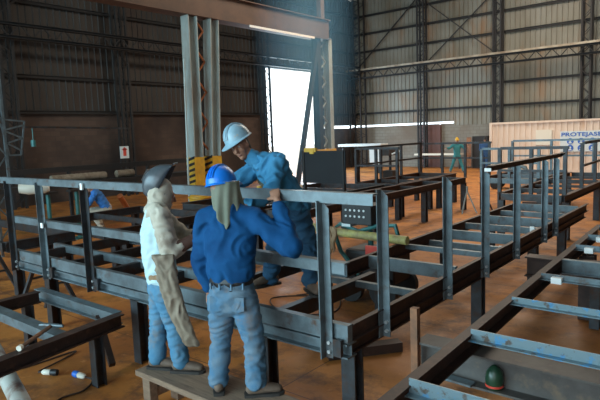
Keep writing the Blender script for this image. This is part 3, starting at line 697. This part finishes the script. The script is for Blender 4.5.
def hand(mb, wrist, d, palmn, side, curl=.6, sc_=1.):
    """wrist, d direction of the hand, palmn normal out of the palm, side = direction to the thumb"""
    w, d, pn = V(wrist), V(d).normalized(), V(palmn).normalized(); sd = V(side); sd = (sd - d * sd.dot(d)).normalized()
    pn = (pn - d * pn.dot(d) - sd * pn.dot(sd)).normalized()
    loft(mb, [w, w + d * .035 * sc_, w + d * .08 * sc_], [(.027, .018), (.038, .016), (.04, .013)], w=sd)
    for i, (o, l) in enumerate(((.030, .072), (.010, .08), (-.011, .074), (-.031, .058))):
        p = w + d * (.082 - .004 * abs(i - 1)) * sc_ + sd * o; pts = [p - d * .02, p]; a = 0
        for k, f in enumerate((.45, .32, .23)):
            a += curl * (.7 if k == 0 else 1.)
            p = p + (d * math.cos(a) + pn * math.sin(a)) * l * f * 1.05; pts.append(p.copy())
        loft(mb, pts, [.0105, .0105, .0098, .009, .008], n=10)
    p = w + d * .025 + sd * .028; q1 = p + (sd * .75 + d * .5 + pn * .35).normalized() * .045; q2 = q1 + (d * .7 + pn * .6 + sd * .15).normalized() * .035; q3 = q2 + (d * .6 + pn * .8 - sd * .1).normalized() * .025
    loft(mb, [p, q1, q2, q3], [.016, .0125, .0115, .009], n=10)

def boot(par, ankle, toe_dir, ground, nm='boot'):
    a = V(ankle); f = V(toe_dir); f.z = 0; f.normalize(); s = f.cross(V((0, 0, 1))); g = ground
    B_ = lambda x, z: V((a.x, a.y, g)) + f * x + V((0, 0, z))
    mb = MB()
    loft(mb, [B_(-.045, .055), B_(.03, .06), B_(.11, .055), B_(.17, .045)], [(.04, .042), (.043, .045), (.05, .036), (.042, .028)], w=s)
    loft(mb, [B_(-.015, .06), B_(-.01, .12), a + V((0, 0, .04))], [(.045, .055), (.045, .053), (.05, .055)], w=s)
    o = skinned(nm, mb, M['boot'], par, .009, 3)
    vs = []; prof = [(-.095, .02), (-.09, .04), (-.03, .045), (.04, .044), (.11, .053), (.17, .05), (.2, .03), (.212, 0)]
    outl = [(x, y) for x, y in prof] + [(x, -y) for x, y in prof[::-1][1:]]
    for z in (.0, .022): vs += [B_(x, z) + s * y for x, y in outl]
    k = len(outl)
    MB().add(vs, [(i, (i + 1) % k, k + (i + 1) % k, k + i) for i in range(k)] + [tuple(range(k))[::-1], tuple(range(k, 2 * k))]).build('sole', M['sole'], o)
    return o

def hardhat(par, c, u, f, m, nm='hard_hat', s_=.9):
    """u up axis, f peak direction, c rim centre"""
    c, u, f = V(c), V(u).normalized(), V(f); f = (f - u * f.dot(u)).normalized(); s = f.cross(u)
    mt = Matrix((f, s, u)).transposed()
    mb = MB(); prof = [(0.128, 0)] + [(.128 * math.cos(a), .155 * math.sin(a) ** .95) for a in [math.pi / 2 * k / 10 for k in range(1, 10)]] + [(.004, .156)]
    mb.lathe([(r * s_, z * s_) for r, z in prof], c, 32, mt, sx=1.12, sy=.95)
    o = mb.build(nm, m, par, smooth=True)
    # brim: wider at the front
    n = 40; vs = []; 
    for k in range(n):
        a = 2 * math.pi * k / n; pk = max(0, math.cos(a)) ** 2
        for r, z in ((.12, .01), (.128 + .012 + .055 * pk, -.008 - .012 * pk), (.126 + .012 + .055 * pk, -.014 - .012 * pk), (.115, .0)):
            vs.append(c + mt @ V((r * 1.12 * math.cos(a) * s_, r * .95 * math.sin(a) * s_, z)))
    fs = [(4 * k + i, 4 * k + (i + 1) % 4, 4 * ((k + 1) % n) + (i + 1) % 4, 4 * ((k + 1) % n) + i) for k in range(n) for i in range(4)]
    MB().add(vs, fs).build('brim', m, o, smooth=True)
    rb = MB()
    for y in (-.022, 0, .022):
        pts = []
        for k in range(13):
            a = math.pi * (.1 + .8 * k / 12); pts.append(c + mt @ V((.131 * 1.12 * math.cos(a) * s_, y, .157 * math.sin(a) * s_)))
        rb.tube(pts, .006 if y else .009, 8)
    rb.build('crown_ridge', m, o, smooth=True)
    return o

def lerp(a, b, t): return V(a) * (1 - t) + V(b) * t

# ---- worker 1: left, pale jacket, welding hood flipped up
def worker1():
    p = thing('person', 'worker in pale blue shirt and cream leather sleeves with a flipped-up welding hood', 'person', (-3.7, 2.72, .35))
    f = V((.45, .89, 0)).normalized(); r = V((f.y, -f.x, 0))      # r = his right (towards camera)
    pel = V((-3.78, 2.73, 1.16)); ch = V((-3.79, 2.73, 1.60)); nk = V((-3.77, 2.74, 1.77)); hd = V((-3.735, 2.765, 1.835))
    fl, fr = V((-3.86, 2.86, .35)), V((-3.60, 2.66, .35))         # left (far), right (near) foot
    kl, kr = V((-3.89, 2.74, .76)), V((-3.67, 2.74, .76))
    al, ar = V((-3.88, 2.70, .45)), V((-3.65, 2.77, .45))
    hl, hr = pel - r * .085 + V((0, 0, -.1)), pel + r * .085 + V((0, 0, -.1))
    sl, sr = ch - r * .18 + V((0, 0, .1)), ch + r * .18 + V((0, 0, .1))
    el, er = V((-3.80, 3.02, 1.44)), V((-3.56, 2.66, 1.41))
    wl_, wr = V((-3.58, 3.05, 1.50)), V((-3.46, 2.84, 1.50))
    b = MB()
    loft(b, [pel, lerp(pel, ch, .5), ch], [(.13, .09), (.12, .085), (.15, .09)], w=r)
    loft(b, [ch + V((0, 0, .1)), nk, hd - V((0, 0, .05))], [.06, .052, .05])
    for h, k, a in ((hl, kl, al), (hr, kr, ar)): loft(b, [h, k, a], [.07, .05, .04])
    for s, e, w_ in ((sl, el, wl_), (sr, er, wr)): loft(b, [lerp(ch, s, .5) + V((0, 0, .04)), s, e, w_], [.05, .045, .038, .028])
    P = head(b, hd, V((.2, .95, -.2)), V((0, 0, 1)))
    bd = skinned('body', b, M['skin'], p, .0085, 2)
    face_parts(P, p)
    c = MB()      # shirt
    loft(c, [pel + V((0, 0, .0)), pel + V((0, 0, .2)) - f * .02, ch + V((0, 0, -.05)) - f * .015, ch + V((0, 0, .1))], [(.175, .125), (.165, .13), (.19, .125), (.155, .09)], w=r)
    skinned('shirt', c, M['lshirt'], p, .012, 3, .013, seed=1)
    c = MB()      # cream leather cape with sleeves
    loft(c, [ch + V((0, 0, .09)) + r * .04, ch + V((0, 0, .13)) + r * .03, ch + V((0, 0, .17))], [(.155, .10), (.14, .095), (.09, .08)], w=r)
    for s, e, w_ in ((sl, el, wl_), (sr, er, wr)):
        loft(c, [lerp(ch, s, .55) + V((0, 0, .05)), s, lerp(s, e, .5), e, lerp(e, w_, .35)], [.07, .078, .076, .072, .062])
    skinned('leather_sleeves', c, M['jacket'], p, .012, 3, .014, fs=(10, 10, 14), seed=2)
    c = MB()      # gloves
    hand(c, wr, (.9, .25, .1), (-.2, .5, -.6), (0, .3, .9), .5, 1.1); loft(c, [lerp(er, wr, .2), wr], [.06, .045])
    skinned('glove', c, M['glove'], p, .006, 2)
    c = MB(); hand(c, wl_, (.9, -.1, .1), (.1, -.5, -.6), (0, -.3, .9), .5, 1.1); loft(c, [lerp(el, wl_, .2), wl_], [.06, .045])
    skinned('glove', c, M['glove'], p, .006, 2)
    c = MB()      # jeans
    loft(c, [pel + V((0, 0, .02)), pel + V((0, 0, -.1))], [(.155, .115), (.165, .125)], w=r)
    for h, k, a in ((hl, kl, al), (hr, kr, ar)):
        loft(c, [h, lerp(h, k, .5), k, lerp(k, a, .5), a + V((0, 0, .0))], [.097, .09, .074, .075, .072])
    skinned('jeans', c, M['denim'], p, .012, 3, .010, fs=(9, 9, 20), seed=3)
    c = MB(); loft(c, [pel + V((0, 0, .035)), pel + V((0, 0, .05))], [(.178, .132), (.176, .13)], w=r)
    skinned('belt', c, M['cloth2'], p, .01, 1)
    boot(p, al + V((0, 0, .02)), (.8, .45, 0), .35); boot(p, ar + V((0, 0, .02)), (.85, .5, 0), .35)
    # long leather apron panel hanging from his waist at the front right
    q = MB(); rows = 16; cols = 8; vs = []; fs = []
    top = V((-3.56, 2.59, 1.40)); bot = V((-3.335, 2.65, .69))
    for i in range(rows + 1):
        t = i / rows; cc = lerp(top, bot, t) + V((0, -.035, 0)) * math.sin(t * math.pi)
        wd = .09 - .03 * t
        ang = [math.pi * 2 * j / 14 for j in range(14)]
        for a in ang: vs.append(cc + V((.78, .62, 0)) * (wd * math.cos(a)) + V((.62, -.78, 0)) * (.028 * math.sin(a) * (1 + .3 * math.sin(6 * a + t * 9))))
    for i in range(rows):
        for j in range(14): fs.append((i * 14 + j, i * 14 + (j + 1) % 14, (i + 1) * 14 + (j + 1) % 14, (i + 1) * 14 + j))
    fs += [tuple(range(14))[::-1], tuple(range(rows * 14, rows * 14 + 14))]
    q.add(vs, fs); skinned('apron', q, M['leather'], p, .01, 2, .012, fs=(12, 12, 9), seed=5)
    # balaclava
    c = MB(); u = V((0, 0, 1))
    loft(c, [hd - f * .03 + V((0, 0, -.14)), hd - f * .03 + V((0, 0, -.05)), hd - f * .028 + V((0, 0, .03)), hd - f * .02 + V((0, 0, .075))], [(.085, .08), (.088, .09), (.100, .105), (.084, .096)], w=r)
    skinned('balaclava', c, M['jacket'], p, .01, 3, .008, seed=4)
    # flipped-up hood
    hf = V((.78, .62, 0)); hc = V((-3.77, 2.765, 1.995)); ax = (hf * .5 + V((0, 0, .87))).normalized(); fr_ = (-hf * .87 + V((0, 0, .5))).normalized(); s = V((.62, -.78, 0))
    vs = []; n, m_ = 22, 14
    for i in range(m_ + 1):
        v = i / m_; h = (v - .5) * .34; wdt = .12 * (1 - .42 * max(0, v - .5) * 2 - .25 * max(0, .3 - v) * 3); dp = .17 * math.sin(math.pi * min(1, .15 + v * .95)) ** .45
        for j in range(n + 1):
            a = math.pi * (j / n); ca, sa = math.cos(a), math.sin(a)
            x = math.copysign(abs(ca) ** .7, ca) * wdt; y = abs(sa) ** .7 * dp
            vs.append(hc + ax * h + s * x + fr_ * (y - .06))
    fs = [(i * (n + 1) + j, i * (n + 1) + j + 1, (i + 1) * (n + 1) + j + 1, (i + 1) * (n + 1) + j) for i in range(m_) for j in range(n)]
    hh = MB().add(vs, fs).build('welding_hood', M['hood'], p, smooth=True)
    for md in list(hh.modifiers): hh.modifiers.remove(md)
    sd = hh.modifiers.new('s', 'SOLIDIFY'); sd.thickness = .006
    q = MB(); cc = hc - ax * .03 + fr_ * .062
    q.sweep(cc, cc + fr_ * .05, R(.12, .1), up=ax).build('lens_frame', M['black'], hh)
    q = MB(); q.sweep(cc + fr_ * .05, cc + fr_ * .054, R(.10, .05), up=ax).build('lens', M['hair'], hh)
    q = MB(); q.tube([hd + r * .09 + V((0, 0, .03)), hd - f * .11 + V((0, 0, .05)), hd - r * .09 + V((0, 0, .03))], .009, 8).build('headband', M['black'], hh, smooth=True)
worker1()

# ---- worker 2: blue shirt, seen from the back
def worker2():
    p = thing('person', 'worker seen from behind in royal blue shirt, bright blue hard hat and neck cloth', 'person', (-2.97, 2.78, .35))
    r = V((.90, .43, 0)).normalized(); f = V((-r.y, r.x, 0))
    pel = V((-2.98, 2.77, 1.18)); ch = V((-3.00, 2.80, 1.60)); nk = V((-3.01, 2.82, 1.80)); hd = V((-3.085, 2.82, 1.93))
    al, ar = V((-3.12, 2.71, .46)), V((-2.83, 2.83, .46)); kl, kr = V((-3.11, 2.75, .76)), V((-2.84, 2.84, .77))
    hl, hr = pel - r * .09 + V((0, 0, -.08)), pel + r * .09 + V((0, 0, -.08))
    sl, sr = ch - r * .19 + V((0, 0, .10)), ch + r * .19 + V((0, 0, .10))
    el, er = V((-3.25, 2.72, 1.36)), V((-2.53, 2.95, 1.50))
    wl_, wr = V((-3.22, 2.76, 1.12)), V((-2.73, 3.04, 1.83))
    b = MB()
    loft(b, [pel, lerp(pel, ch, .5), ch], [(.13, .09), (.12, .085), (.15, .09)], w=r)
    loft(b, [ch + V((0, 0, .1)), nk, hd - V((0, 0, .05))], [.06, .055, .052])
    for h, k, a in ((hl, kl, al), (hr, kr, ar)): loft(b, [h, k, a], [.07, .05, .04])
    for s, e, w_ in ((sl, el, wl_), (sr, er, wr)): loft(b, [lerp(ch, s, .5) + V((0, 0, .04)), s, e, w_], [.05, .045, .038, .028])
    P = head(b, hd, f + V((.15, 0, -.15)), V((0, 0, 1)))
    hand(b, wl_, (-.02, .1, -1), (.8, .4, 0), (.3, .9, 0), .35)
    hand(b, wr, (-.55, .35, .55), (-.3, .2, -1), (-.9, -.3, 0), .65)
    skinned('body', b, M['skin'], p, .0065, 2)
    face_parts(P, p)
    c = MB()
    loft(c, [pel + V((0, 0, .11)), pel + V((0, 0, .22)), ch + V((0, 0, .0)), ch + V((0, 0, .09)), ch + V((0, 0, .15))], [(.185, .125), (.19, .13), (.215, .135), (.20, .12), (.12, .09)], w=r)
    for s, e, w_ in ((sl, el, wl_), (sr, er, wr)):
        loft(c, [lerp(ch, s, .6) + V((0, 0, .05)), s, lerp(s, e, .5), e, lerp(e, w_, .82)], [.088, .086, .078, .082, .056])
    skinned('shirt', c, M['bshirt'], p, .012, 3, .014, fs=(8, 8, 3.5), seed=11)
    c = MB(); loft(c, [ch + V((0, 0, .16)), ch + V((0, 0, .19))], [(.085, .075), (.075, .065)], w=r)
    skinned('collar', c, M['bshirt'], p, .01, 2)
    c = MB()
    loft(c, [pel + V((0, 0, .05)), pel + V((0, 0, -.08))], [(.165, .115), (.18, .135)], w=r)
    for q in (-1, 1): loft(c, [pel + r * q * .075 - f * .035 + V((0, 0, -.06)), pel + r * q * .08 - f * .04 + V((0, 0, -.11))], [.085, .08])
    for h, k, a in ((hl, kl, al), (hr, kr, ar)):
        loft(c, [h, lerp(h, k, .5), k, lerp(k, a, .5), a - V((0, 0, .01))], [.105, .097, .08, .08, .078])
    jn = skinned('jeans', c, M['denim2'], p, .012, 3, .012, fs=(9, 9, 20), seed=12)
    for q in (-1, 1):
        for k, (dx, wz) in enumerate(((0, .1),)):
            a = MB(); cc = pel + r * q * .085 - f * .118 + V((0, 0, -.09))
            a.sweep(cc + f * .0, cc + f * .015, [(-.05, -.05), (0, -.065), (.05, -.05), (.05, .05), (-.05, .05)]).build('pocket', M['denim2'], jn, bevel=.004)
    c = MB(); loft(c, [pel + V((0, 0, .055)), pel + V((0, 0, .06))], [(.172, .122), (.172, .122)], w=r)
    skinned('belt', c, M['black'], p, .008, 1)
    for q in (-.12, -.04, .05, .13):
        cc = pel + r * q - f * (.128 * math.sqrt(1 - (q / .19) ** 2) + .006) + V((0, 0, .045)) - f * .008; MB().box(cc - V((.007, .006, .025)), cc + V((.007, .006, .02))).build('belt_loop', M['denim2'], jn)
    boot(p, al + V((0, 0, .02)), f * .9 - r * .35, .35); boot(p, ar + V((0, 0, .02)), f * .35 + r * .95, .35)
    hu = (V((0, 0, 1)) + f * .1 - r * .14).normalized()
    hardhat(p, hd + V((0, 0, .03)), hu, f + r * .3, M['hatb'])
    # neck cloth: hangs from under the hat to a point between the shoulders
    q = MB(); vs = []; n = 26; m_ = 12
    for i in range(m_ + 1):
        t = i / m_
        for j in range(n + 1):
            a = -math.pi * .5 + (math.pi * 1.0) * (j / n) ; u = j / n * 2 - 1          # around the back
            rr = .108 + .045 * t + .012 * math.sin(j * 1.15 + t * 2) * (t * .9 + .2)
            drop = .17 + .17 * max(0, 1 - abs(u - .15)) ** 1.4
            z = hd.z + .05 - drop * t
            vs.append(V((hd.x, hd.y, z)) + r * (rr * math.sin(a) * (1 - .3 * t) + .035 + .03 * t * t) - f * (rr * math.cos(a) * (1.0 + .25 * t)))
    fs = [(i * (n + 1) + j, i * (n + 1) + j + 1, (i + 1) * (n + 1) + j + 1, (i + 1) * (n + 1) + j) for i in range(m_) for j in range(n)]
    o = q.add(vs, fs).build('neck_cloth', M['cloth'], p, smooth=True)
    for md in list(o.modifiers): o.modifiers.remove(md)
    sd = o.modifiers.new('s', 'SOLIDIFY'); sd.thickness = .006
worker2()

# ---- worker 3: behind the rail, bending forward
def worker3():
    p = thing('person', 'worker in scuffed pale blue hard hat bending over the rail towards the others', 'person', (-3.1, 3.85, .92))
    f = V((-.42, -.9, 0)).normalized(); r = V((f.y, -f.x, 0))
    pel = V((-3.27, 3.86, 1.68)); ch = V((-3.34, 3.66, 2.0)); nk = V((-3.46, 3.52, 2.13)); hd = V((-3.50, 3.44, 2.22))
    hr, hl = pel + r * .09 + V((0, 0, -.08)), pel - r * .09 + V((0, 0, -.08))
    # r is his right: image left
    kr, ar = V((-3.40, 3.72, 1.25)), V((-3.46, 3.72, .98)); kl, al = V((-3.1, 3.88, 1.28)), V((-3.0, 3.74, 1.02))
    sr, sl = ch + r * .17 + V((0, 0, .06)), ch - r * .17 + V((0, 0, .06))
    er, el = V((-3.62, 3.38, 1.84)), V((-3.18, 3.45, 1.80))
    wr, wl_ = V((-3.42, 3.24, 1.74)), V((-3.27, 3.24, 1.72))
    b = MB()
    loft(b, [pel, lerp(pel, ch, .5), ch], [(.13, .09), (.12, .085), (.15, .09)], w=r)
    loft(b, [lerp(ch, nk, .4), nk, lerp(nk, hd, .6)], [.06, .052, .05])
    for h, k, a in ((hl, kl, al), (hr, kr, ar)): loft(b, [h, k, a], [.07, .05, .04])
    for s, e, w_ in ((sl, el, wl_), (sr, er, wr)): loft(b, [lerp(ch, s, .5) + V((0, 0, .03)), s, e, w_], [.05, .045, .038, .028])
    ff = V((.30, -.82, -.30)); P = head(b, hd, ff, V((-.3, -.2, 1)))
    hand(b, wr, (.3, -.5, -.7), (.5, .3, -.2), (.6, -.6, .3), .5); hand(b, wl_, (-.4, -.5, -.7), (-.5, .3, -.2), (-.6, -.6, .3), .5)
    skinned('body', b, M['skin'], p, .0065, 2)
    face_parts(P, p)
    c = MB()
    up = (ch - pel).normalized()
    loft(c, [pel - up * .04, pel + up * .15, ch, ch + up * .07 + f * .03], [(.18, .13), (.18, .13), (.20, .13), (.14, .10)], w=r)
    for s, e, w_ in ((sl, el, wl_), (sr, er, wr)):
        loft(c, [lerp(ch, s, .6) + V((0, 0, .03)), s, lerp(s, e, .5), e, lerp(e, w_, .8)], [.085, .085, .076, .068, .055])
    skinned('shirt', c, M['bshirt2'], p, .012, 3, .024, fs=(12, 12, 9), seed=21)
    c = MB(); loft(c, [lerp(ch, nk, .62), lerp(ch, nk, .95)], [(.09, .08), (.075, .07)], w=r); skinned('collar', c, M['bshirt2'], p, .009, 2, .006, seed=2)
    c = MB()
    loft(c, [pel + V((0, 0, -.02)), pel + V((0, 0, -.1))], [(.17, .125), (.175, .13)], w=r)
    for h, k, a in ((hl, kl, al), (hr, kr, ar)): loft(c, [h, lerp(h, k, .5), k, lerp(k, a, .5), a], [.10, .092, .076, .075, .074])
    skinned('trousers', c, M['denim3'], p, .012, 3, .022, fs=(9, 9, 18), seed=22)
    boot(p, ar + V((0, 0, .02)), (-.3, -.9, 0), .905); boot(p, al + V((0, 0, .0)), (.8, -.5, 0), .905)
    # apron bib over the chest
    q = MB(); a0 = ch + f * .135 + r * .07; b0 = lerp(pel, ch, .35) + f * .15 + r * .02
    q.sweep(b0 - up * .04, a0 + V((0, 0, .02)), [(-.085, -.012), (.085, -.012), (.085, .012), (-.085, .012)], up=f)
    skinned('apron_bib', q, M['cloth'], p, .008, 2, .006, seed=3)
    hu = (V((.0, .0, 1)) - ff.normalized() * V((0, 0, 1)).dot(ff.normalized()) * 1.).normalized()
    hu = (hu + V((-.36, -.1, 0))).normalized(); hardhat(p, hd + hu * .062 - ff * .03, hu, ff + V((-.35, 0, 0)), M['hatg'])
    c = MB(); loft(c, [P(-.05, 0, -.04), P(-.045, 0, .04)], [(.07, .065), (.078, .072)], w=r); skinned('hair', c, M['hair'], p, .01, 2)
worker3()

# ---- small background people
def small_person(label, base, f, shirt, trousers, pose, hat=None):
    p = thing('person', label, 'person', base)
    o = V(base); f = V(f).normalized(); r = V((f.y, -f.x, 0)); Q = lambda a, b, c: o + f * a + r * b + V((0, 0, c))
    if pose == 'stride':
        pel, ch, hd = Q(0, 0, .95), Q(.02, 0, 1.38), Q(.05, 0, 1.68)
        legs = ((Q(0, .09, .88), Q(.0, .2, .5), Q(-.1, .33, .08)), (Q(0, -.09, .88), Q(.0, -.2, .5), Q(.1, -.33, .08)))
        arms = ((Q(.02, .2, 1.45), Q(.05, .42, 1.28), Q(.2, .55, 1.3)), (Q(.02, -.2, 1.45), Q(.05, -.4, 1.25), Q(.2, -.5, 1.32)))
    elif pose == 'stand':
        pel, ch, hd = Q(0, 0, .95), Q(0, 0, 1.38), Q(.03, 0, 1.68)
        legs = ((Q(0, .09, .88), Q(.02, .1, .48), Q(0, .11, .08)), (Q(0, -.09, .88), Q(.02, -.1, .48), Q(0, -.11, .08)))
        arms = ((Q(0, .2, 1.45), Q(0, .25, 1.15), Q(.1, .24, .92)), (Q(0, -.2, 1.45), Q(0, -.25, 1.15), Q(.12, -.22, .95)))
    else:
        pel, ch, hd = Q(0, 0, .55), Q(.22, 0, .92), Q(.42, 0, 1.12)
        legs = ((Q(0, .1, .5), Q(.38, .16, .5), Q(.18, .17, .08)), (Q(0, -.1, .5), Q(.38, -.16, .45), Q(.15, -.17, .08)))
        arms = ((Q(.25, .2, .98), Q(.42, .24, .72), Q(.6, .15, .55)), (Q(.25, -.2, .98), Q(.42, -.24, .72), Q(.6, -.15, .55)))
    b = MB(); loft(b, [pel, lerp(pel, ch, .5), ch], [(.13, .09), (.12, .085), (.15, .09)], w=r)
    loft(b, [ch, hd], [.055, .05]); P = head(b, hd, f + V((0, 0, -.2)), V((0, 0, 1)))
    for l in legs: loft(b, l, [.07, .05, .038])
    for a in arms: loft(b, [ch + V((0, 0, .05)), *a], [.05, .045, .038, .028]); d = (V(a[2]) - V(a[1])).normalized(); hand(b, a[2], d, (0, 0, -1), r, .4)
    skinned('body', b, M['skin'], p, .012, 2)
    c = MB(); loft(c, [pel, lerp(pel, ch, .5), ch, lerp(ch, hd, .35)], [(.17, .12), (.175, .13), (.2, .13), (.1, .08)], w=r)
    for a in arms: loft(c, [ch + V((0, 0, .05)), a[0], a[1], lerp(a[1], a[2], .8)], [.08, .08, .065, .05])
    skinned('shirt', c, M[shirt], p, .018, 2, .02, seed=5)
    c = MB(); loft(c, [pel + V((0, 0, .02)), pel - V((0, 0, .05))], [(.16, .12), (.17, .125)], w=r)
    for l in legs: loft(c, l, [.1, .075, .065])
    skinned('trousers', c, M[trousers], p, .018, 2, .02, seed=6)
    for l in legs: boot(p, V(l[2]) + V((0, 0, .02)), f, o.z)
    if hat: hardhat(p, hd + V((0, 0, .05)), (0, 0, 1), f, M[hat])
    else:
        c = MB(); loft(c, [P(-.035, 0, .0), P(-.02, 0, .07)], [(.08, .08), (.075, .09)], w=r); skinned('hair', c, M['hair'], p, .012, 2)
small_person('worker in teal overalls and yellow hard hat in the far background', (-12.3, 28.3, 0), (.5, -.87, 0), 'tealc', 'tealc', 'stride', 'yellow')
small_person('worker in dark blue standing by the dark cabinet at the left end of the container', (-11.55, 30.3, 0), (-.2, 1, 0), 'dblue', 'dblue', 'stand')
small_person('worker in bright blue shirt and pale trousers crouching behind the railing at left', (-13.3, 8.0, 0), (-.55, -.8, 0), 'bluec', 'jacket', 'crouch', 'creamp')

# ------------------------------------------------------------------ added blue haze volume imitating lens flare around the doorway
sm = bpy.data.materials.new('blue_flare_haze'); sm.use_nodes = True; nt = sm.node_tree
nt.nodes.remove(nt.nodes['Principled BSDF'])
vn = nt.nodes.new('ShaderNodeVolumeScatter'); vn.inputs['Color'].default_value = (.25, .62, 1, 1); vn.inputs['Anisotropy'].default_value = .3
tc = nt.nodes.new('ShaderNodeTexCoord'); ln = nt.nodes.new('ShaderNodeVectorMath'); ln.operation = 'LENGTH'
mp = nt.nodes.new('ShaderNodeMapping'); mp.inputs['Scale'].default_value = (1 / 1.6, 1 / 1.6, 1 / 4.6)
nt.links.new(tc.outputs['Object'], mp.inputs[0]); nt.links.new(mp.outputs[0], ln.inputs[0])
fr = nt.nodes.new('ShaderNodeMapRange'); fr.inputs[1].default_value = 1; fr.inputs[2].default_value = .1; fr.inputs[3].default_value = 0; fr.inputs[4].default_value = .3
nt.links.new(ln.outputs['Value'], fr.inputs[0]); nt.links.new(fr.outputs[0], vn.inputs['Density'])
nt.links.new(vn.outputs[0], nt.nodes['Material Output'].inputs['Volume'])
mb = MB(); mb.lathe([(1.6 * math.sin(math.pi * k / 16) + .001, -4.6 * math.cos(math.pi * k / 16)) for k in range(17)], (0, 0, 0), 24)
so = mb.build('flare_haze', sm, None, smooth=True)
for md in list(so.modifiers): so.modifiers.remove(md)
for v in so.data.vertices: v.co.z -= 4.6
so.location = (-10.2, 12.9, 4.75)
so['kind'] = 'stuff'; so['label'] = 'added blue haze volume imitating lens flare in front of the bright doorway'; so['category'] = 'smoke'

# ------------------------------------------------------------------ light
W = bpy.data.worlds.new('World'); sc.world = W; W.use_nodes = True
bg = W.node_tree.nodes['Background']; bg.inputs[0].default_value = (.80, .92, 1, 1); bg.inputs[1].default_value = 3.0
def area(name, loc, rot, sx, sy, power, col):
    l = bpy.data.lights.new(name, 'AREA'); l.shape = 'RECTANGLE'; l.size = sx; l.size_y = sy; l.energy = power; l.color = col
    o = bpy.data.objects.new(name, l); COL.objects.link(o); o.location = loc; o.rotation_euler = rot; return o
area('south_bay_daylight', (-9, -11.5, 5), (math.radians(90), 0, 0), 16, 8, 3200, (.46, .84, 1))
area('doorway_daylight', (XL - .4, (D0 + D1) / 2, 3.1), (math.radians(90), 0, math.radians(-90)), 5.0, 5.8, 1200, (.6, .82, 1))
for k, (x, y) in enumerate(((-6, 9), (-8, 17), (-8, 25))):
    area('roof_skylight', (x, y, 11.1), (0, 0, 0), 5, 5, (130, 1000, 1200)[k], (1, .88, .72))

# ------------------------------------------------------------------ camera
cam = bpy.data.cameras.new('Camera'); co = bpy.data.objects.new('Camera', cam); COL.objects.link(co)
cam.sensor_width = 36; cam.lens = 551 / 600 * 36; cam.clip_end = 300
Rm = Matrix(((0.77361172, -0.04590257, 0.63199514), (0.63258541, 0.1140044, -0.76605398), (-0.03688638, 0.99241924, 0.11723244)))
co.matrix_world = Matrix.Translation((0, 0, 2.3)) @ Rm.to_4x4()
sc.camera = co
vs_ = sc.view_settings; vs_.view_transform = 'Standard'; vs_.look = 'None'; vs_.exposure = 0; vs_.gamma = 1; vs_.use_curve_mapping = False
